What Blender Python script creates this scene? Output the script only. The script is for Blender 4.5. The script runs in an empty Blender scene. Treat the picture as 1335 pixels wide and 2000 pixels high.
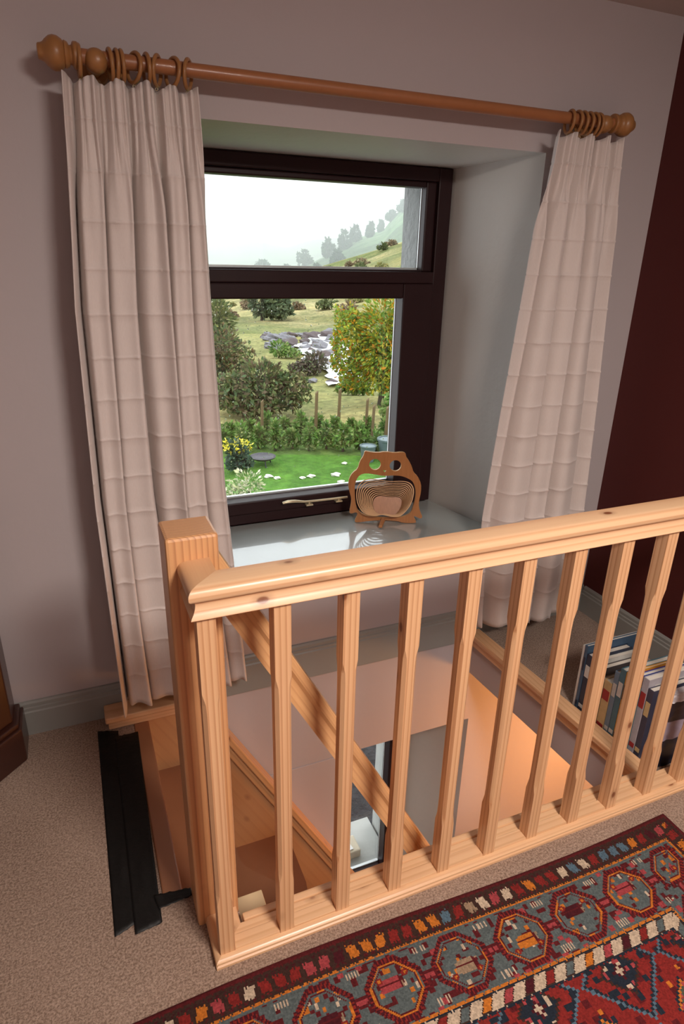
import bpy, bmesh, math, random
import numpy as np
from mathutils import Vector, Matrix

random.seed(7)
rng = np.random.default_rng(7)
scene = bpy.context.scene
COL = scene.collection

# ------------------------------------------------------------------ camera
cam_d = bpy.data.cameras.new('camera')
cam = bpy.data.objects.new('camera', cam_d)
COL.objects.link(cam)
cam_d.sensor_fit = 'VERTICAL'
cam_d.sensor_height = 36.0
cam_d.lens = 1247.0 / 2000 * 36.0
cam_d.clip_start = 0.02
cam_d.clip_end = 2000
_r = Vector((0.9231, -0.3840, 0.0215)); _d = Vector((-0.1241, -0.3504, -0.9283)); _f = Vector((0.3640, 0.8543, -0.3711))
m3 = Matrix((( _r.x, -_d.x, -_f.x), (_r.y, -_d.y, -_f.y), (_r.z, -_d.z, -_f.z)))
cam.matrix_world = Matrix.Translation((0, 0, 1.42)) @ m3.to_4x4()
scene.camera = cam

# ------------------------------------------------------------------ world and exposure
world = bpy.data.worlds.new('overcast_sky')
scene.world = world
world.use_nodes = True
bg = world.node_tree.nodes['Background']
bg.inputs[0].default_value = (0.93, 0.97, 1.0, 1)
bg.inputs[1].default_value = 3.0
scene.view_settings.view_transform = 'Standard'
scene.view_settings.look = 'None'
scene.view_settings.exposure = 0.0
scene.view_settings.gamma = 1.0
scene.view_settings.use_curve_mapping = False
try:
    scene.cycles.use_denoising = True
    scene.cycles.denoiser = 'OPENIMAGEDENOISE'
    scene.cycles.volume_bounces = 2
    scene.cycles.transparent_max_bounces = 16
    scene.cycles.max_bounces = 8
    scene.cycles.diffuse_bounces = 4
    scene.cycles.sample_clamp_indirect = 6
except Exception:
    pass
# ------------------------------------------------------------------ helpers
class MB:
    """collects shapes in world coordinates; build() links them as one mesh object"""
    def __init__(s): s.v = []; s.f = []; s.m = []
    def add(s, verts, faces, mi=0):
        o = len(s.v); s.v += [tuple(p) for p in verts]
        s.f += [tuple(i + o for i in f) for f in faces]; s.m += [mi] * len(faces); return s
    def quad(s, a, b, c, d, mi=0): return s.add([a, b, c, d], [(0, 1, 2, 3)], mi)
    def box(s, x0, x1, y0, y1, z0, z1, bev=0.0, mi=0):
        return s.hexa([(x0,y0,z0),(x1,y0,z0),(x1,y1,z0),(x0,y1,z0),(x0,y0,z1),(x1,y0,z1),(x1,y1,z1),(x0,y1,z1)], bev, mi)
    def hexa(s, p, bev=0.0, mi=0):
        fs = [(0,3,2,1),(4,5,6,7),(0,1,5,4),(1,2,6,5),(2,3,7,6),(3,0,4,7)]
        if bev <= 0: return s.add(p, fs, mi)
        bm = bmesh.new(); vs = [bm.verts.new(q) for q in p]
        for f in fs: bm.faces.new([vs[i] for i in f])
        bmesh.ops.bevel(bm, geom=bm.edges[:] + bm.verts[:], offset=bev, segments=2, profile=0.5, affect='EDGES')
        return s.bm(bm, mi)
    def bm(s, bm, mi=0):
        bm.verts.index_update()
        s.add([v.co[:] for v in bm.verts], [[v.index for v in f.verts] for f in bm.faces], mi); bm.free(); return s
    def prism(s, pts, fn0, fn1, mi=0):
        """polygon pts (2d) mapped by fn0 / fn1 to the two end caps"""
        n = len(pts)
        v = [fn0(p) for p in pts] + [fn1(p) for p in pts]
        f = [tuple(range(n - 1, -1, -1)), tuple(range(n, 2 * n))] + [(i, (i + 1) % n, n + (i + 1) % n, n + i) for i in range(n)]
        return s.add(v, f, mi)
    def loft(s, rings, closed=True, caps=True, mi=0):
        n = len(rings[0]); v = [p for r in rings for p in r]; f = []
        for k in range(len(rings) - 1):
            for i in range(n if closed else n - 1):
                j = (i + 1) % n
                f.append((k*n+i, k*n+j, (k+1)*n+j, (k+1)*n+i))
        if caps and closed:
            f.append(tuple(range(n - 1, -1, -1))); f.append(tuple((len(rings)-1)*n + i for i in range(n)))
        return s.add(v, f, mi)
    def lathe(s, prof, origin, axis, n=24, mi=0):
        ax = Vector(axis).normalized(); u = ax.orthogonal().normalized(); w = ax.cross(u); o = Vector(origin)
        return s.loft([[o + ax * t + (u * math.cos(2*math.pi*i/n) + w * math.sin(2*math.pi*i/n)) * max(r, 1e-4) for i in range(n)] for t, r in prof], mi=mi)
    def tube(s, pts, r, n=8, mi=0):
        pts = [Vector(p) for p in pts]; rings = []
        for k, p in enumerate(pts):
            t = (pts[min(k+1, len(pts)-1)] - pts[max(k-1, 0)]).normalized()
            u = t.orthogonal().normalized(); w = t.cross(u); rr = r[k] if hasattr(r, '__len__') else r
            rings.append([p + (u * math.cos(2*math.pi*i/n) + w * math.sin(2*math.pi*i/n)) * rr for i in range(n)])
        return s.loft(rings, mi=mi)
    def torus(s, c, axis, R, r, n=32, k=10, mi=0):
        ax = Vector(axis).normalized(); u = ax.orthogonal().normalized(); w = ax.cross(u); c = Vector(c); v = []; f = []
        for i in range(n):
            a = 2*math.pi*i/n; d = u * math.cos(a) + w * math.sin(a)
            for j in range(k):
                b = 2*math.pi*j/k; v.append(c + d * (R + r * math.cos(b)) + ax * (r * math.sin(b)))
        for i in range(n):
            for j in range(k):
                f.append((i*k+j, ((i+1)%n)*k+j, ((i+1)%n)*k+(j+1)%k, i*k+(j+1)%k))
        return s.add(v, f, mi)
    def build(s, name, mats, parent=None, smooth=False, origin=None):
        if not isinstance(mats, (list, tuple)): mats = [mats]
        org = Vector(origin) if origin is not None else (Vector((0, 0, 0)) if parent is None else world_loc(parent))
        me = bpy.data.meshes.new(name)
        me.from_pydata([tuple(Vector(p) - org) for p in s.v], [], s.f)
        for mt in mats: me.materials.append(mt)
        if len(mats) > 1: me.polygons.foreach_set('material_index', s.m)
        bm = bmesh.new(); bm.from_mesh(me); bmesh.ops.recalc_face_normals(bm, faces=bm.faces[:]); bm.to_mesh(me); bm.free()
        if smooth: shade(me, smooth)
        o = bpy.data.objects.new(name, me); COL.objects.link(o)
        if parent is not None: o.parent = parent; o.location = org - world_loc(parent)
        else: o.location = org
        return o
def shade(me, ang):
    me.polygons.foreach_set('use_smooth', [True] * len(me.polygons))
    if ang is not True:
        bm = bmesh.new(); bm.from_mesh(me)
        for e in bm.edges:
            if len(e.link_faces) == 2 and e.calc_face_angle(0) > math.radians(ang): e.smooth = False
        bm.to_mesh(me); bm.free()
def world_loc(o):
    l = o.location.copy()
    while o.parent: o = o.parent; l += o.location
    return l
def thing(name, label, cat, loc=(0,0,0), group=None, kind=None):
    o = bpy.data.objects.new(name, None); COL.objects.link(o); o.location = loc; o.empty_display_size = 0.05
    return tag(o, label, cat, group, kind)
def tag(o, label=None, cat=None, group=None, kind=None):
    if label: o['label'] = label
    if cat: o['category'] = cat
    if group: o['group'] = group
    if kind: o['kind'] = kind
    return o
def S(o): o['kind'] = 'structure'; return o
def smooth01(a, b, x):
    t = min(1, max(0, (x - a) / (b - a))); return t * t * (3 - 2 * t)
def interp(x, xs, ys): return float(np.interp(x, xs, ys))

# ------------------------------------------------------------------ materials
def newmat(name):
    m = bpy.data.materials.new(name); m.use_nodes = True
    nt = m.node_tree; b = nt.nodes['Principled BSDF']
    return m, nt, b
def N(nt, t, **kw):
    n = nt.nodes.new(t)
    for k, v in kw.items(): setattr(n, k, v)
    return n
def mixc(nt, fac, a, b, blend='MIX'):
    n = N(nt, 'ShaderNodeMix', data_type='RGBA', blend_type=blend)
    for sock, val in ((n.inputs[0], fac), (n.inputs[6], a), (n.inputs[7], b)):
        if hasattr(val, 'links'): nt.links.new(val, sock)
        elif isinstance(val, (int, float)): sock.default_value = val
        else: sock.default_value = (*val, 1)
    return n.outputs[2]
def ramp(nt, src, stops):
    n = N(nt, 'ShaderNodeValToRGB'); nt.links.new(src, n.inputs[0]); e = n.color_ramp.elements
    while len(e) < len(stops): e.new(0.5)
    for i, (p, c) in enumerate(stops):
        e[i].position = p; e[i].color = (*c, 1) if hasattr(c, '__len__') else (c, c, c, 1)
    return n.outputs[0]
def noise(nt, scale, detail=3, vec=None, rough=0.55):
    n = N(nt, 'ShaderNodeTexNoise'); n.inputs['Scale'].default_value = scale; n.inputs['Detail'].default_value = detail
    n.inputs['Roughness'].default_value = rough
    if vec is not None: nt.links.new(vec, n.inputs['Vector'])
    return n.outputs[0]
def objco(nt): return N(nt, 'ShaderNodeTexCoord').outputs['Object']
def bump(nt, b, h, strength, dist=0.01):
    n = N(nt, 'ShaderNodeBump'); n.inputs['Strength'].default_value = strength; n.inputs['Distance'].default_value = dist
    nt.links.new(h, n.inputs['Height']); nt.links.new(n.outputs[0], b.inputs['Normal'])
def plain(name, col, rough=0.6, var=0.08, scale=6, bstr=0.0, bscale=60, metallic=0.0, coat=0.0, spec=0.5, bdist=0.004):
    m, nt, b = newmat(name); co = objco(nt)
    d = tuple(c * (1 - var) for c in col); l = tuple(min(1, c * (1 + var)) for c in col)
    nt.links.new(mixc(nt, noise(nt, scale, 4, co), d, l), b.inputs['Base Color'])
    b.inputs['Roughness'].default_value = rough; b.inputs['Metallic'].default_value = metallic
    b.inputs['Coat Weight'].default_value = coat; b.inputs['Coat IOR'].default_value = 1.8 if coat >= 1 else 1.5; b.inputs['Specular IOR Level'].default_value = spec
    if bstr: bump(nt, b, noise(nt, bscale, 4, co), bstr, bdist)
    return m
def pine(name, axis, light=(0.80, 0.50, 0.29), dark=(0.49, 0.215, 0.085), ringmm=9, rot=None, rough=0.34, knots=True, con=0.85, dist=3.2):
    m, nt, b = newmat(name); co = objco(nt)
    info = N(nt, 'ShaderNodeObjectInfo')
    mul = N(nt, 'ShaderNodeVectorMath', operation='MULTIPLY_ADD')
    cmb = N(nt, 'ShaderNodeCombineXYZ')
    for i in range(3): nt.links.new(info.outputs['Random'], cmb.inputs[i])
    nt.links.new(cmb.outputs[0], mul.inputs[0])
    mul.inputs[1].default_value = (0.31, 0.37, 0.29) if axis != 'Z' else (0.23, 0.19, 3.7)
    nt.links.new(co, mul.inputs[2])
    vec = mul.outputs[0]
    if rot:
        r = N(nt, 'ShaderNodeMapping'); r.inputs['Rotation'].default_value = rot; nt.links.new(vec, r.inputs[0]); vec = r.outputs[0]
    mp = N(nt, 'ShaderNodeMapping'); k = 'XYZ'.index(axis)
    sc = [1, 1, 1]; sc[k] = 0.07; mp.inputs['Scale'].default_value = sc
    loc = [0.061, 0.047, 0.055]; loc[k] = 0.0; mp.inputs['Location'].default_value = loc
    nt.links.new(vec, mp.inputs[0])
    # knots bend and darken the grain
    kp = N(nt, 'ShaderNodeMapping'); ks = [11.5, 11.5, 11.5]; ks[k] = 6.5; kp.inputs['Scale'].default_value = ks
    nt.links.new(vec, kp.inputs[0])
    vor = N(nt, 'ShaderNodeTexVoronoi'); vor.inputs['Scale'].default_value = 1.0; nt.links.new(kp.outputs[0], vor.inputs['Vector'])
    w = N(nt, 'ShaderNodeTexWave', wave_type='RINGS', rings_direction=axis, wave_profile='SAW')
    w.inputs['Scale'].default_value = 2 * math.pi / (20 * ringmm / 1000)
    w.inputs['Distortion'].default_value = dist; w.inputs['Detail'].default_value = 2.0; w.inputs['Detail Scale'].default_value = 0.16
    nt.links.new(mp.outputs[0], w.inputs['Vector'])
    fine = N(nt, 'ShaderNodeMapping'); fs = [260, 260, 260]; fs[k] = 5; fine.inputs['Scale'].default_value = fs; nt.links.new(vec, fine.inputs[0])
    fn = noise(nt, 1.0, 3, fine.outputs[0])
    g = ramp(nt, w.outputs[0], [(0.0, 0.0), (0.55, 0.25), (0.85, 1.0), (1.0, 0.15)])
    gm = N(nt, 'ShaderNodeMath', operation='MULTIPLY'); nt.links.new(g, gm.inputs[0]); gm.inputs[1].default_value = con
    c = mixc(nt, gm.outputs[0], light, dark)
    c = mixc(nt, 0.22, c, mixc(nt, fn, (0.35, 0.17, 0.07), (0.95, 0.72, 0.45)), 'OVERLAY')
    big = noise(nt, 2.2, 2, vec)
    c = mixc(nt, 0.2, c, mixc(nt, big, (0.60, 0.34, 0.17), (0.88, 0.60, 0.38)), 'MIX')
    if knots:
        kr = ramp(nt, vor.outputs['Distance'], [(0.0, 1.0), (0.055, 0.9), (0.085, 0.3), (0.17, 0.0)])
        c = mixc(nt, kr, c, (0.20, 0.055, 0.018))
    nt.links.new(c, b.inputs['Base Color'])
    b.inputs['Roughness'].default_value = rough; b.inputs['Coat Weight'].default_value = 0.18; b.inputs['Coat Roughness'].default_value = 0.25
    bump(nt, b, fn, 0.08, 0.001)
    return m
def attr_mat(name, attr, rough=0.8, nscale=0, namt=0.3, bstr=0, bscale=50, bdist=0.01, translucent=0.0, nscale2=0):
    m, nt, b = newmat(name)
    a = N(nt, 'ShaderNodeVertexColor', layer_name=attr); c = a.outputs[0]
    if nscale:
        co = objco(nt)
        n1 = noise(nt, nscale, 6, co, 0.65)
        c = mixc(nt, 1.0, c, ramp(nt, n1, [(0.28, 1 - namt), (0.72, 1 + namt)]), 'MULTIPLY')
        if nscale2: c = mixc(nt, 1.0, c, ramp(nt, noise(nt, nscale2, 6, co, 0.7), [(0.30, (.45, .55, .40)), (0.5, (1, 1, 1)), (0.72, (1.5, 1.25, 1.15))]), 'MULTIPLY')
        if bstr: bump(nt, b, noise(nt, bscale, 5, co, 0.65), bstr, bdist)
    nt.links.new(c, b.inputs['Base Color']); b.inputs['Roughness'].default_value = rough
    b.inputs['Specular IOR Level'].default_value = 0.25
    if translucent:
        tr = N(nt, 'ShaderNodeBsdfTranslucent'); nt.links.new(c, tr.inputs[0])
        mx = N(nt, 'ShaderNodeMixShader'); mx.inputs[0].default_value = translucent
        nt.links.new(b.outputs[0], mx.inputs[1]); nt.links.new(tr.outputs[0], mx.inputs[2])
        nt.links.new(mx.outputs[0], nt.nodes['Material Output'].inputs[0])
    return m

M = {}
M['wall'] = plain('mauve_white_emulsion', (0.51, 0.455, 0.46), 0.75, 0.035, 3, 0.25, 26, bdist=0.003)
M['reveal'] = plain('grey_white_reveal_paint', (0.58, 0.56, 0.53), 0.5, 0.04, 4, 0.5, 14, bdist=0.006)
M['red'] = plain('deep_red_emulsion', (0.085, 0.010, 0.008), 0.75, 0.06, 3, 0.15, 30, bdist=0.002)
M['ceiling'] = plain('ceiling_emulsion', (0.62, 0.55, 0.53), 0.8, 0.03, 3)
M['skirting'] = plain('grey_green_gloss', (0.30, 0.305, 0.285), 0.4, 0.05, 8)
M['sill'] = plain('grey_green_sill_gloss', (0.36, 0.385, 0.375), 0.22, 0.05, 5, 0.12, 9, coat=1.0, spec=0.9, bdist=0.004)
M['stone'] = plain('grey_stone', (0.22, 0.22, 0.215), 0.9, 0.3, 14, 0.6, 30, bdist=0.02)
M['pale_stone'] = plain('pale_painted_stone', (0.42, 0.42, 0.40), 0.8, 0.12, 12, 0.3, 30)
M['frame'] = plain('dark_maroon_gloss', (0.026, 0.010, 0.011), 0.42, 0.1, 10, 0.05, 40, spec=0.2)
M['black'] = plain('black_rubber', (0.012, 0.012, 0.013), 0.45, 0.2, 30)
M['spacer'] = plain('aluminium_spacer', (0.75, 0.77, 0.78), 0.4, 0.05, 20, metallic=0.3)
M['brass'] = plain('cream_brass', (0.72, 0.62, 0.42), 0.28, 0.08, 40, metallic=0.55)
M['pole'] = plain('stained_beech', (0.36, 0.14, 0.055), 0.38, 0.12, 30, coat=0.15)
M['ring'] = plain('golden_beech', (0.36, 0.165, 0.055), 0.38, 0.14, 40, coat=0.15)
M['tape'] = plain('black_cloth_tape', (0.007, 0.0065, 0.006), 0.5, 0.25, 20, 0.6, 45, spec=0.25, bdist=0.004)
M['tread'] = plain('brown_board', (0.36, 0.155, 0.075), 0.4, 0.08, 9, coat=0.1)
M['darkwood'] = plain('dark_mahogany', (0.045, 0.014, 0.009), 0.35, 0.25, 14, coat=0.3)
M['ply'] = plain('pale_birch_board', (0.82, 0.62, 0.36), 0.5, 0.05, 20)
M['paper'] = plain('page_block', (0.72, 0.68, 0.60), 0.8, 0.08, 200)
M['white'] = plain('white_gloss', (0.75, 0.74, 0.72), 0.4, 0.02, 10)
M['pineX'] = pine('pine_along_x', 'X', (0.82, 0.53, 0.32), (0.58, 0.30, 0.14), 13, con=0.6)
M['pineY'] = pine('pine_along_y', 'Y', (0.80, 0.50, 0.29), (0.56, 0.28, 0.12), 13, con=0.6)
M['pineZ'] = pine('pine_spindle', 'Z')
M['newel'] = pine('pine_newel', 'Z', (0.74, 0.40, 0.185), (0.38, 0.145, 0.05), 7, con=0.8, dist=5.0)
M['rail'] = pine('pine_handrail', 'X', (0.88, 0.60, 0.39), (0.66, 0.36, 0.19), 14)
SL = math.atan(1.832)
M['pineD'] = pine('pine_stair_slope', 'X', (0.74, 0.43, 0.20), (0.50, 0.23, 0.09), 12, rot=(0, -SL, 0), con=0.6)

M['string'] = pine('pine_string_face', 'X', (0.62, 0.36, 0.17), (0.50, 0.26, 0.11), 30, rot=(0, -SL, 0), con=0.4)
# carpet
m, nt, b = newmat('beige_carpet'); co = objco(nt)
n1 = noise(nt, 200, 2, co, 0.8); n2 = noise(nt, 80, 3, co); n3 = noise(nt, 5, 3, co)
c = mixc(nt, ramp(nt, n1, [(0.38, 0.0), (0.62, 1.0)]), (0.10, 0.056, 0.037), (0.60, 0.45, 0.35))
c = mixc(nt, 0.38, c, ramp(nt, n2, [(0.3, (0.20, 0.13, 0.092)), (0.7, (0.42, 0.30, 0.225))]))
c = mixc(nt, 0.25, c, ramp(nt, n3, [(0.35, (0.25, 0.16, 0.11)), (0.65, (0.40, 0.28, 0.21))]))
nt.links.new(c, b.inputs['Base Color']); b.inputs['Roughness'].default_value = 0.95; b.inputs['Specular IOR Level'].default_value = 0.1
b.inputs['Sheen Weight'].default_value = 0.2
bump(nt, b, n1, 0.8, 0.004)
M['carpet'] = m
# curtain cloth
m, nt, b = newmat('cream_curtain_cloth'); co = objco(nt)
wv = N(nt, 'ShaderNodeMapping'); wv.inputs['Scale'].default_value = (900, 900, 90); nt.links.new(co, wv.inputs[0])
n1 = noise(nt, 1.0, 2, wv.outputs[0])
nt.links.new(mixc(nt, n1, (0.76, 0.68, 0.64), (0.88, 0.80, 0.76)), b.inputs['Base Color'])
b.inputs['Roughness'].default_value = 0.8; b.inputs['Sheen Weight'].default_value = 0.25; b.inputs['Specular IOR Level'].default_value = 0.2
bump(nt, b, n1, 0.15, 0.001)
tr = N(nt, 'ShaderNodeBsdfTranslucent'); tr.inputs[0].default_value = (0.65, 0.55, 0.48, 1)
mx = N(nt, 'ShaderNodeMixShader'); mx.inputs[0].default_value = 0.12
nt.links.new(b.outputs[0], mx.inputs[1]); nt.links.new(tr.outputs[0], mx.inputs[2]); nt.links.new(mx.outputs[0], nt.nodes['Material Output'].inputs[0])
M['curtain'] = m
# owl ply
m, nt, b = newmat('bamboo_ply'); co = objco(nt)
mp = N(nt, 'ShaderNodeMapping'); mp.inputs['Scale'].default_value = (130, 130, 8); nt.links.new(co, mp.inputs[0])
n1 = noise(nt, 1.0, 3, mp.outputs[0])
nt.links.new(mixc(nt, n1, (0.33, 0.125, 0.038), (0.50, 0.215, 0.075)), b.inputs['Base Color']); b.inputs['Roughness'].default_value = 0.4
M['owl'] = m
M['owl_edge'] = plain('bamboo_edge', (0.60, 0.34, 0.15), 0.5, 0.12, 60)
# window glass: thin pane, clear with a fresnel reflection
m, nt, b = newmat('clear_pane')
tp = N(nt, 'ShaderNodeBsdfTransparent'); tp.inputs[0].default_value = (0.96, 0.975, 0.97, 1)
gl = N(nt, 'ShaderNodeBsdfGlossy'); gl.inputs['Roughness'].default_value = 0.02
fr = N(nt, 'ShaderNodeFresnel')
geo = N(nt, 'ShaderNodeNewGeometry'); mr = N(nt, 'ShaderNodeMapRange'); mr.inputs['To Min'].default_value = 1.45; mr.inputs['To Max'].default_value = 1 / 1.45
nt.links.new(geo.outputs['Backfacing'], mr.inputs['Value']); nt.links.new(mr.outputs[0], fr.inputs[0])
mx = N(nt, 'ShaderNodeMixShader'); nt.links.new(fr.outputs[0], mx.inputs[0]); nt.links.new(tp.outputs[0], mx.inputs[1]); nt.links.new(gl.outputs[0], mx.inputs[2])
nt.links.new(mx.outputs[0], nt.nodes['Material Output'].inputs[0]); nt.nodes.remove(b)
M['pane'] = m
m, nt, b = newmat('raindrop_water')
b.inputs['Base Color'].default_value = (1, 1, 1, 1); b.inputs['Transmission Weight'].default_value = 1; b.inputs['IOR'].default_value = 1.33; b.inputs['Roughness'].default_value = 0.02
M['drop'] = m
def emit(name, col, s):
    m = bpy.data.materials.new(name); m.use_nodes = True; nt = m.node_tree; nt.nodes.clear()
    e = nt.nodes.new('ShaderNodeEmission'); e.inputs[0].default_value = (*col, 1); e.inputs[1].default_value = s
    o = nt.nodes.new('ShaderNodeOutputMaterial'); nt.links.new(e.outputs[0], o.inputs[0]); return m

# ------------------------------------------------------------------ room shell
WY = 1.865          # window wall, room side
CZ = 2.15           # ceiling
XL, XR, YN = -1.60, 1.945, -2.20
GZ = -2.35          # ground floor
OUT = 2.55          # outer face of the window wall

def wall_with_holes(mb, x0, x1, z0, z1, holes, y, mi=0):
    xs = sorted({x0, x1, *[h[0] for h in holes], *[h[1] for h in holes]})
    zs = sorted({z0, z1, *[h[2] for h in holes], *[h[3] for h in holes]})
    for a, b_ in zip(xs, xs[1:]):
        for c_, d_ in zip(zs, zs[1:]):
            cx, cz = (a + b_) / 2, (c_ + d_) / 2
            if any(h[0] < cx < h[1] and h[2] < cz < h[3] for h in holes): continue
            mb.quad((a, y, c_), (b_, y, c_), (b_, y, d_), (a, y, d_), mi)
def ring(mb, r0, y0, r1, y1, mi):
    a = [(r0[0], y0, r0[2]), (r0[1], y0, r0[2]), (r0[1], y0, r0[3]), (r0[0], y0, r0[3])]
    b_ = [(r1[0], y1, r1[2]), (r1[1], y1, r1[2]), (r1[1], y1, r1[3]), (r1[0], y1, r1[3])]
    for i in range(4):
        j = (i + 1) % 4; mb.quad(a[i], a[j], b_[j], b_[i], mi)
in1 = (0.145, 1.464, 0.432, 1.737); fr1 = (0.25, 1.358, 0.432, 1.722); ex1 = (0.28, 1.328, 0.455, 1.70)
in2 = (0.82, 1.420, -1.81, -0.450); fr2 = (0.76, 1.279, -1.81, -0.62); ex2b = (0.78, 1.330, -1.76, -0.64)
mb = MB()
wall_with_holes(mb, XL, XR + 0.6, GZ, CZ, [in1, in2], WY, 0)
ring(mb, in1, WY, fr1, 2.31, 1); ring(mb, fr1, 2.31, ex1, 2.3101, 2); ring(mb, ex1, 2.3101, ex1, OUT, 2)
ring(mb, in2, WY, fr2, 2.31, 1); ring(mb, fr2, 2.31, ex2b, 2.3101, 2); ring(mb, ex2b, 2.3101, ex2b, OUT, 3)
wall_with_holes(mb, XL, XR + 0.6, GZ, CZ, [ex1, ex2b], OUT, 2)
wall_back = S(mb.build('wall_back', [M['wall'], M['reveal'], M['stone'], M['pale_stone']]))
# plaster joint below the landing
S(MB().box(0.10, 0.815, WY - 0.005, WY, GZ, -0.452, 0.002).build('wall_lining_back', M['wall']))
S(MB().box(XR, XR + 0.12, YN, WY, -0.02, CZ).build('wall_right', M['red']))
S(MB().box(XL - 0.12, XL, YN, WY, GZ, CZ).build('wall_left', M['wall']))
S(MB().box(XL, XR, YN - 0.12, YN, GZ, CZ).build('wall_near', M['wall']))
S(MB().box(XL - 0.1, XR + 0.1, YN - 0.1, WY + 0.02, CZ, CZ + 0.12).build('ceiling', M['ceiling']))
# landing floor round the stair opening (carpet on top, plaster edges and soffit)
HX0, HX1a, HX1b, HY0, HYn = 0.045, 1.372, 1.418, 1.005, 1.136   # opening: left edge, right edge at wall / at balustrade, near edge
mb = MB()
def slab(poly):
    n = len(poly)
    mb.add([(x, y, 0.0) for x, y in poly], [tuple(range(n))], 0)
    mb.add([(x, y, -0.175) for x, y in poly], [tuple(range(n))], 1)
slab([(XL, YN), (HX0, YN), (HX0, WY), (XL, WY)])
slab([(HX0, YN), (0.205, YN), (0.205, HYn), (HX0, HYn)])
slab([(0.205, YN), (HX1b, YN), (HX1b, HY0), (0.205, HY0)])
slab([(HX1b, YN), (XR, YN), (XR, WY), (HX1a, WY), (HX1b, HY0)])
edge = [(HX0, WY), (HX0, HYn), (0.205, HYn), (0.205, HY0), (HX1b, HY0), (HX1a, WY)]
for a, b_ in zip(edge, edge[1:]):
    mb.quad((*a, 0.0), (*b_, 0.0), (*b_, -0.175), (*a, -0.175), 1)
S(mb.build('floor', [M['carpet'], M['wall']]))
# ground floor room seen down the stairwell
S(MB().box(XL, XR + 0.6, YN, WY, GZ - 0.05, GZ).build('floor_ground', M['tread']))
S(MB().box(XR + 0.48, XR + 0.6, YN, WY, GZ, -0.02).build('wall_ground_right', M['wall']))

# skirting: moulded board
SK = [(0.0, 0.0), (0.016, 0.0), (0.016, 0.082), (0.0125, 0.086), (0.0125, 0.096), (0.009, 0.099), (0.009, 0.110), (0.005, 0.116), (0.0, 0.118)]
def skirting(name, x0, x1):
    mb = MB().prism(SK, lambda p: (x0, WY - p[0], p[1]), lambda p: (x1, WY - p[0], p[1]))
    return S(mb.build(name, M['skirting']))
bb = skirting('baseboard_back', XL, XR)
MB().box(0.19, HX1a - 0.002, WY - 0.014, WY, -0.028, 0.003).build('apron', M['skirting'], bb)
mb = MB().prism(SK, lambda p: (XR - p[0], YN, p[1]), lambda p: (XR - p[0], WY - 0.016, p[1]))
S(mb.build('baseboard_right', M['skirting']))
# pine lining along the edge of the opening, under it a white fascia
t1 = thing('trim_1', 'pine edging board along the stair opening beside the books', 'trim', (HX1a, 1.44, 0), kind='structure')
def along(s0, s1, za, zb, off=0.0):   # board cut between two offsets from the slanted edge
    xa, xb = HX1a + off, HX1b + off
    return [(xb+s0, HY0, za), (xb+s1, HY0, za), (xa+s1, WY-0.018, za), (xa+s0, WY-0.018, za),
            (xb+s0, HY0, zb), (xb+s1, HY0, zb), (xa+s1, WY-0.018, zb), (xa+s0, WY-0.018, zb)]
MB().hexa(along(-0.022, 0.034, 0.001, 0.024), 0.004).build('cap', M['pineY'], t1)
MB().hexa(along(-0.012, -0.0005, -0.034, 0.001), 0.002).build('facing', M['pineY'], t1)

# ------------------------------------------------------------------ windows
def window(name, label, X0, X1, Z0, Z1, zt0, zt1, transom=True):
    J = 0.055 if transom else 0.018
    w = thing(name, label, 'window', ((X0 + X1) / 2, 2.275, Z0), kind='structure')
    ya, yb = 2.235, 2.31
    F = M['frame']
    MB().box(X0, X0 + J, ya, yb, Z0, Z1, 0.004).build('jamb', F, w)
    MB().box(X1 - J, X1, ya, yb, Z0, Z1, 0.004).build('jamb', F, w)
    MB().box(X0 + J, X1 - J, ya, yb, Z1 - 0.045, Z1, 0.004).build('head', F, w)
    MB().box(X0 + J, X1 - J, ya, yb, Z0, Z0 + 0.042, 0.004).build('cill', F, w)
    xi0, xi1 = X0 + J, X1 - J
    def sash(nm, z0, z1, wd, wb, wt, y0, y1):
        s = bpy.data.objects.new(nm, None); COL.objects.link(s); s.parent = w; s.location = (0, 0, z0 - Z0)
        MB().box(xi0, xi0 + wd, y0, y1, z0, z1, 0.005).build('stile', F, s)
        MB().box(xi1 - wd, xi1, y0, y1, z0, z1, 0.005).build('stile', F, s)
        MB().box(xi0 + wd, xi1 - wd, y0, y1, z0, z0 + wb, 0.005).build('rail', F, s)
        MB().box(xi0 + wd, xi1 - wd, y0, y1, z1 - wt, z1, 0.005).build('rail', F, s)
        g = (xi0 + wd, xi1 - wd, z0 + wb, z1 - wt)
        MB().box(g[0] - .004, g[1] + .004, 2.281, 2.285, g[2] - .004, g[3] + .004).build('pane', M['pane'], s)
        bd = MB()
        bd.box(g[0], g[1], 2.2855, 2.300, g[2], g[2] + 0.007); bd.box(g[1] - 0.002, g[1], 2.2855, 2.29, g[2], g[3])
        bd.build('spacer', M['spacer'], s)
        return s, g
    if transom:
        MB().box(xi0, xi1, ya - 0.004, yb, zt0 + 0.052, zt1 - 0.006, 0.004).build('transom', F, w)
        sash('fanlight', zt1 - 0.006, Z1 - 0.045, 0.042, 0.006, 0.02, 2.25, 2.305)
        return (w,) + sash('casement', Z0 + 0.042, zt0 + 0.052, 0.127, 0.052, 0.052, 2.225, 2.302)
    return (w,) + sash('casement', Z0 + 0.042, Z1 - 0.045, 0.020, 0.06, 0.03, 2.23, 2.302)
w1, sash1, g1 = window('window_1', 'dark brown window with fanlight over a rain spotted casement', 0.25, 1.358, 0.452, 1.722, 1.280, 1.380)
w2, sash2, g2 = window('window_2', 'dark framed ground floor window down the stairwell', 0.76, 1.279, -1.808, -0.62, 0, 0, False)
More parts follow.
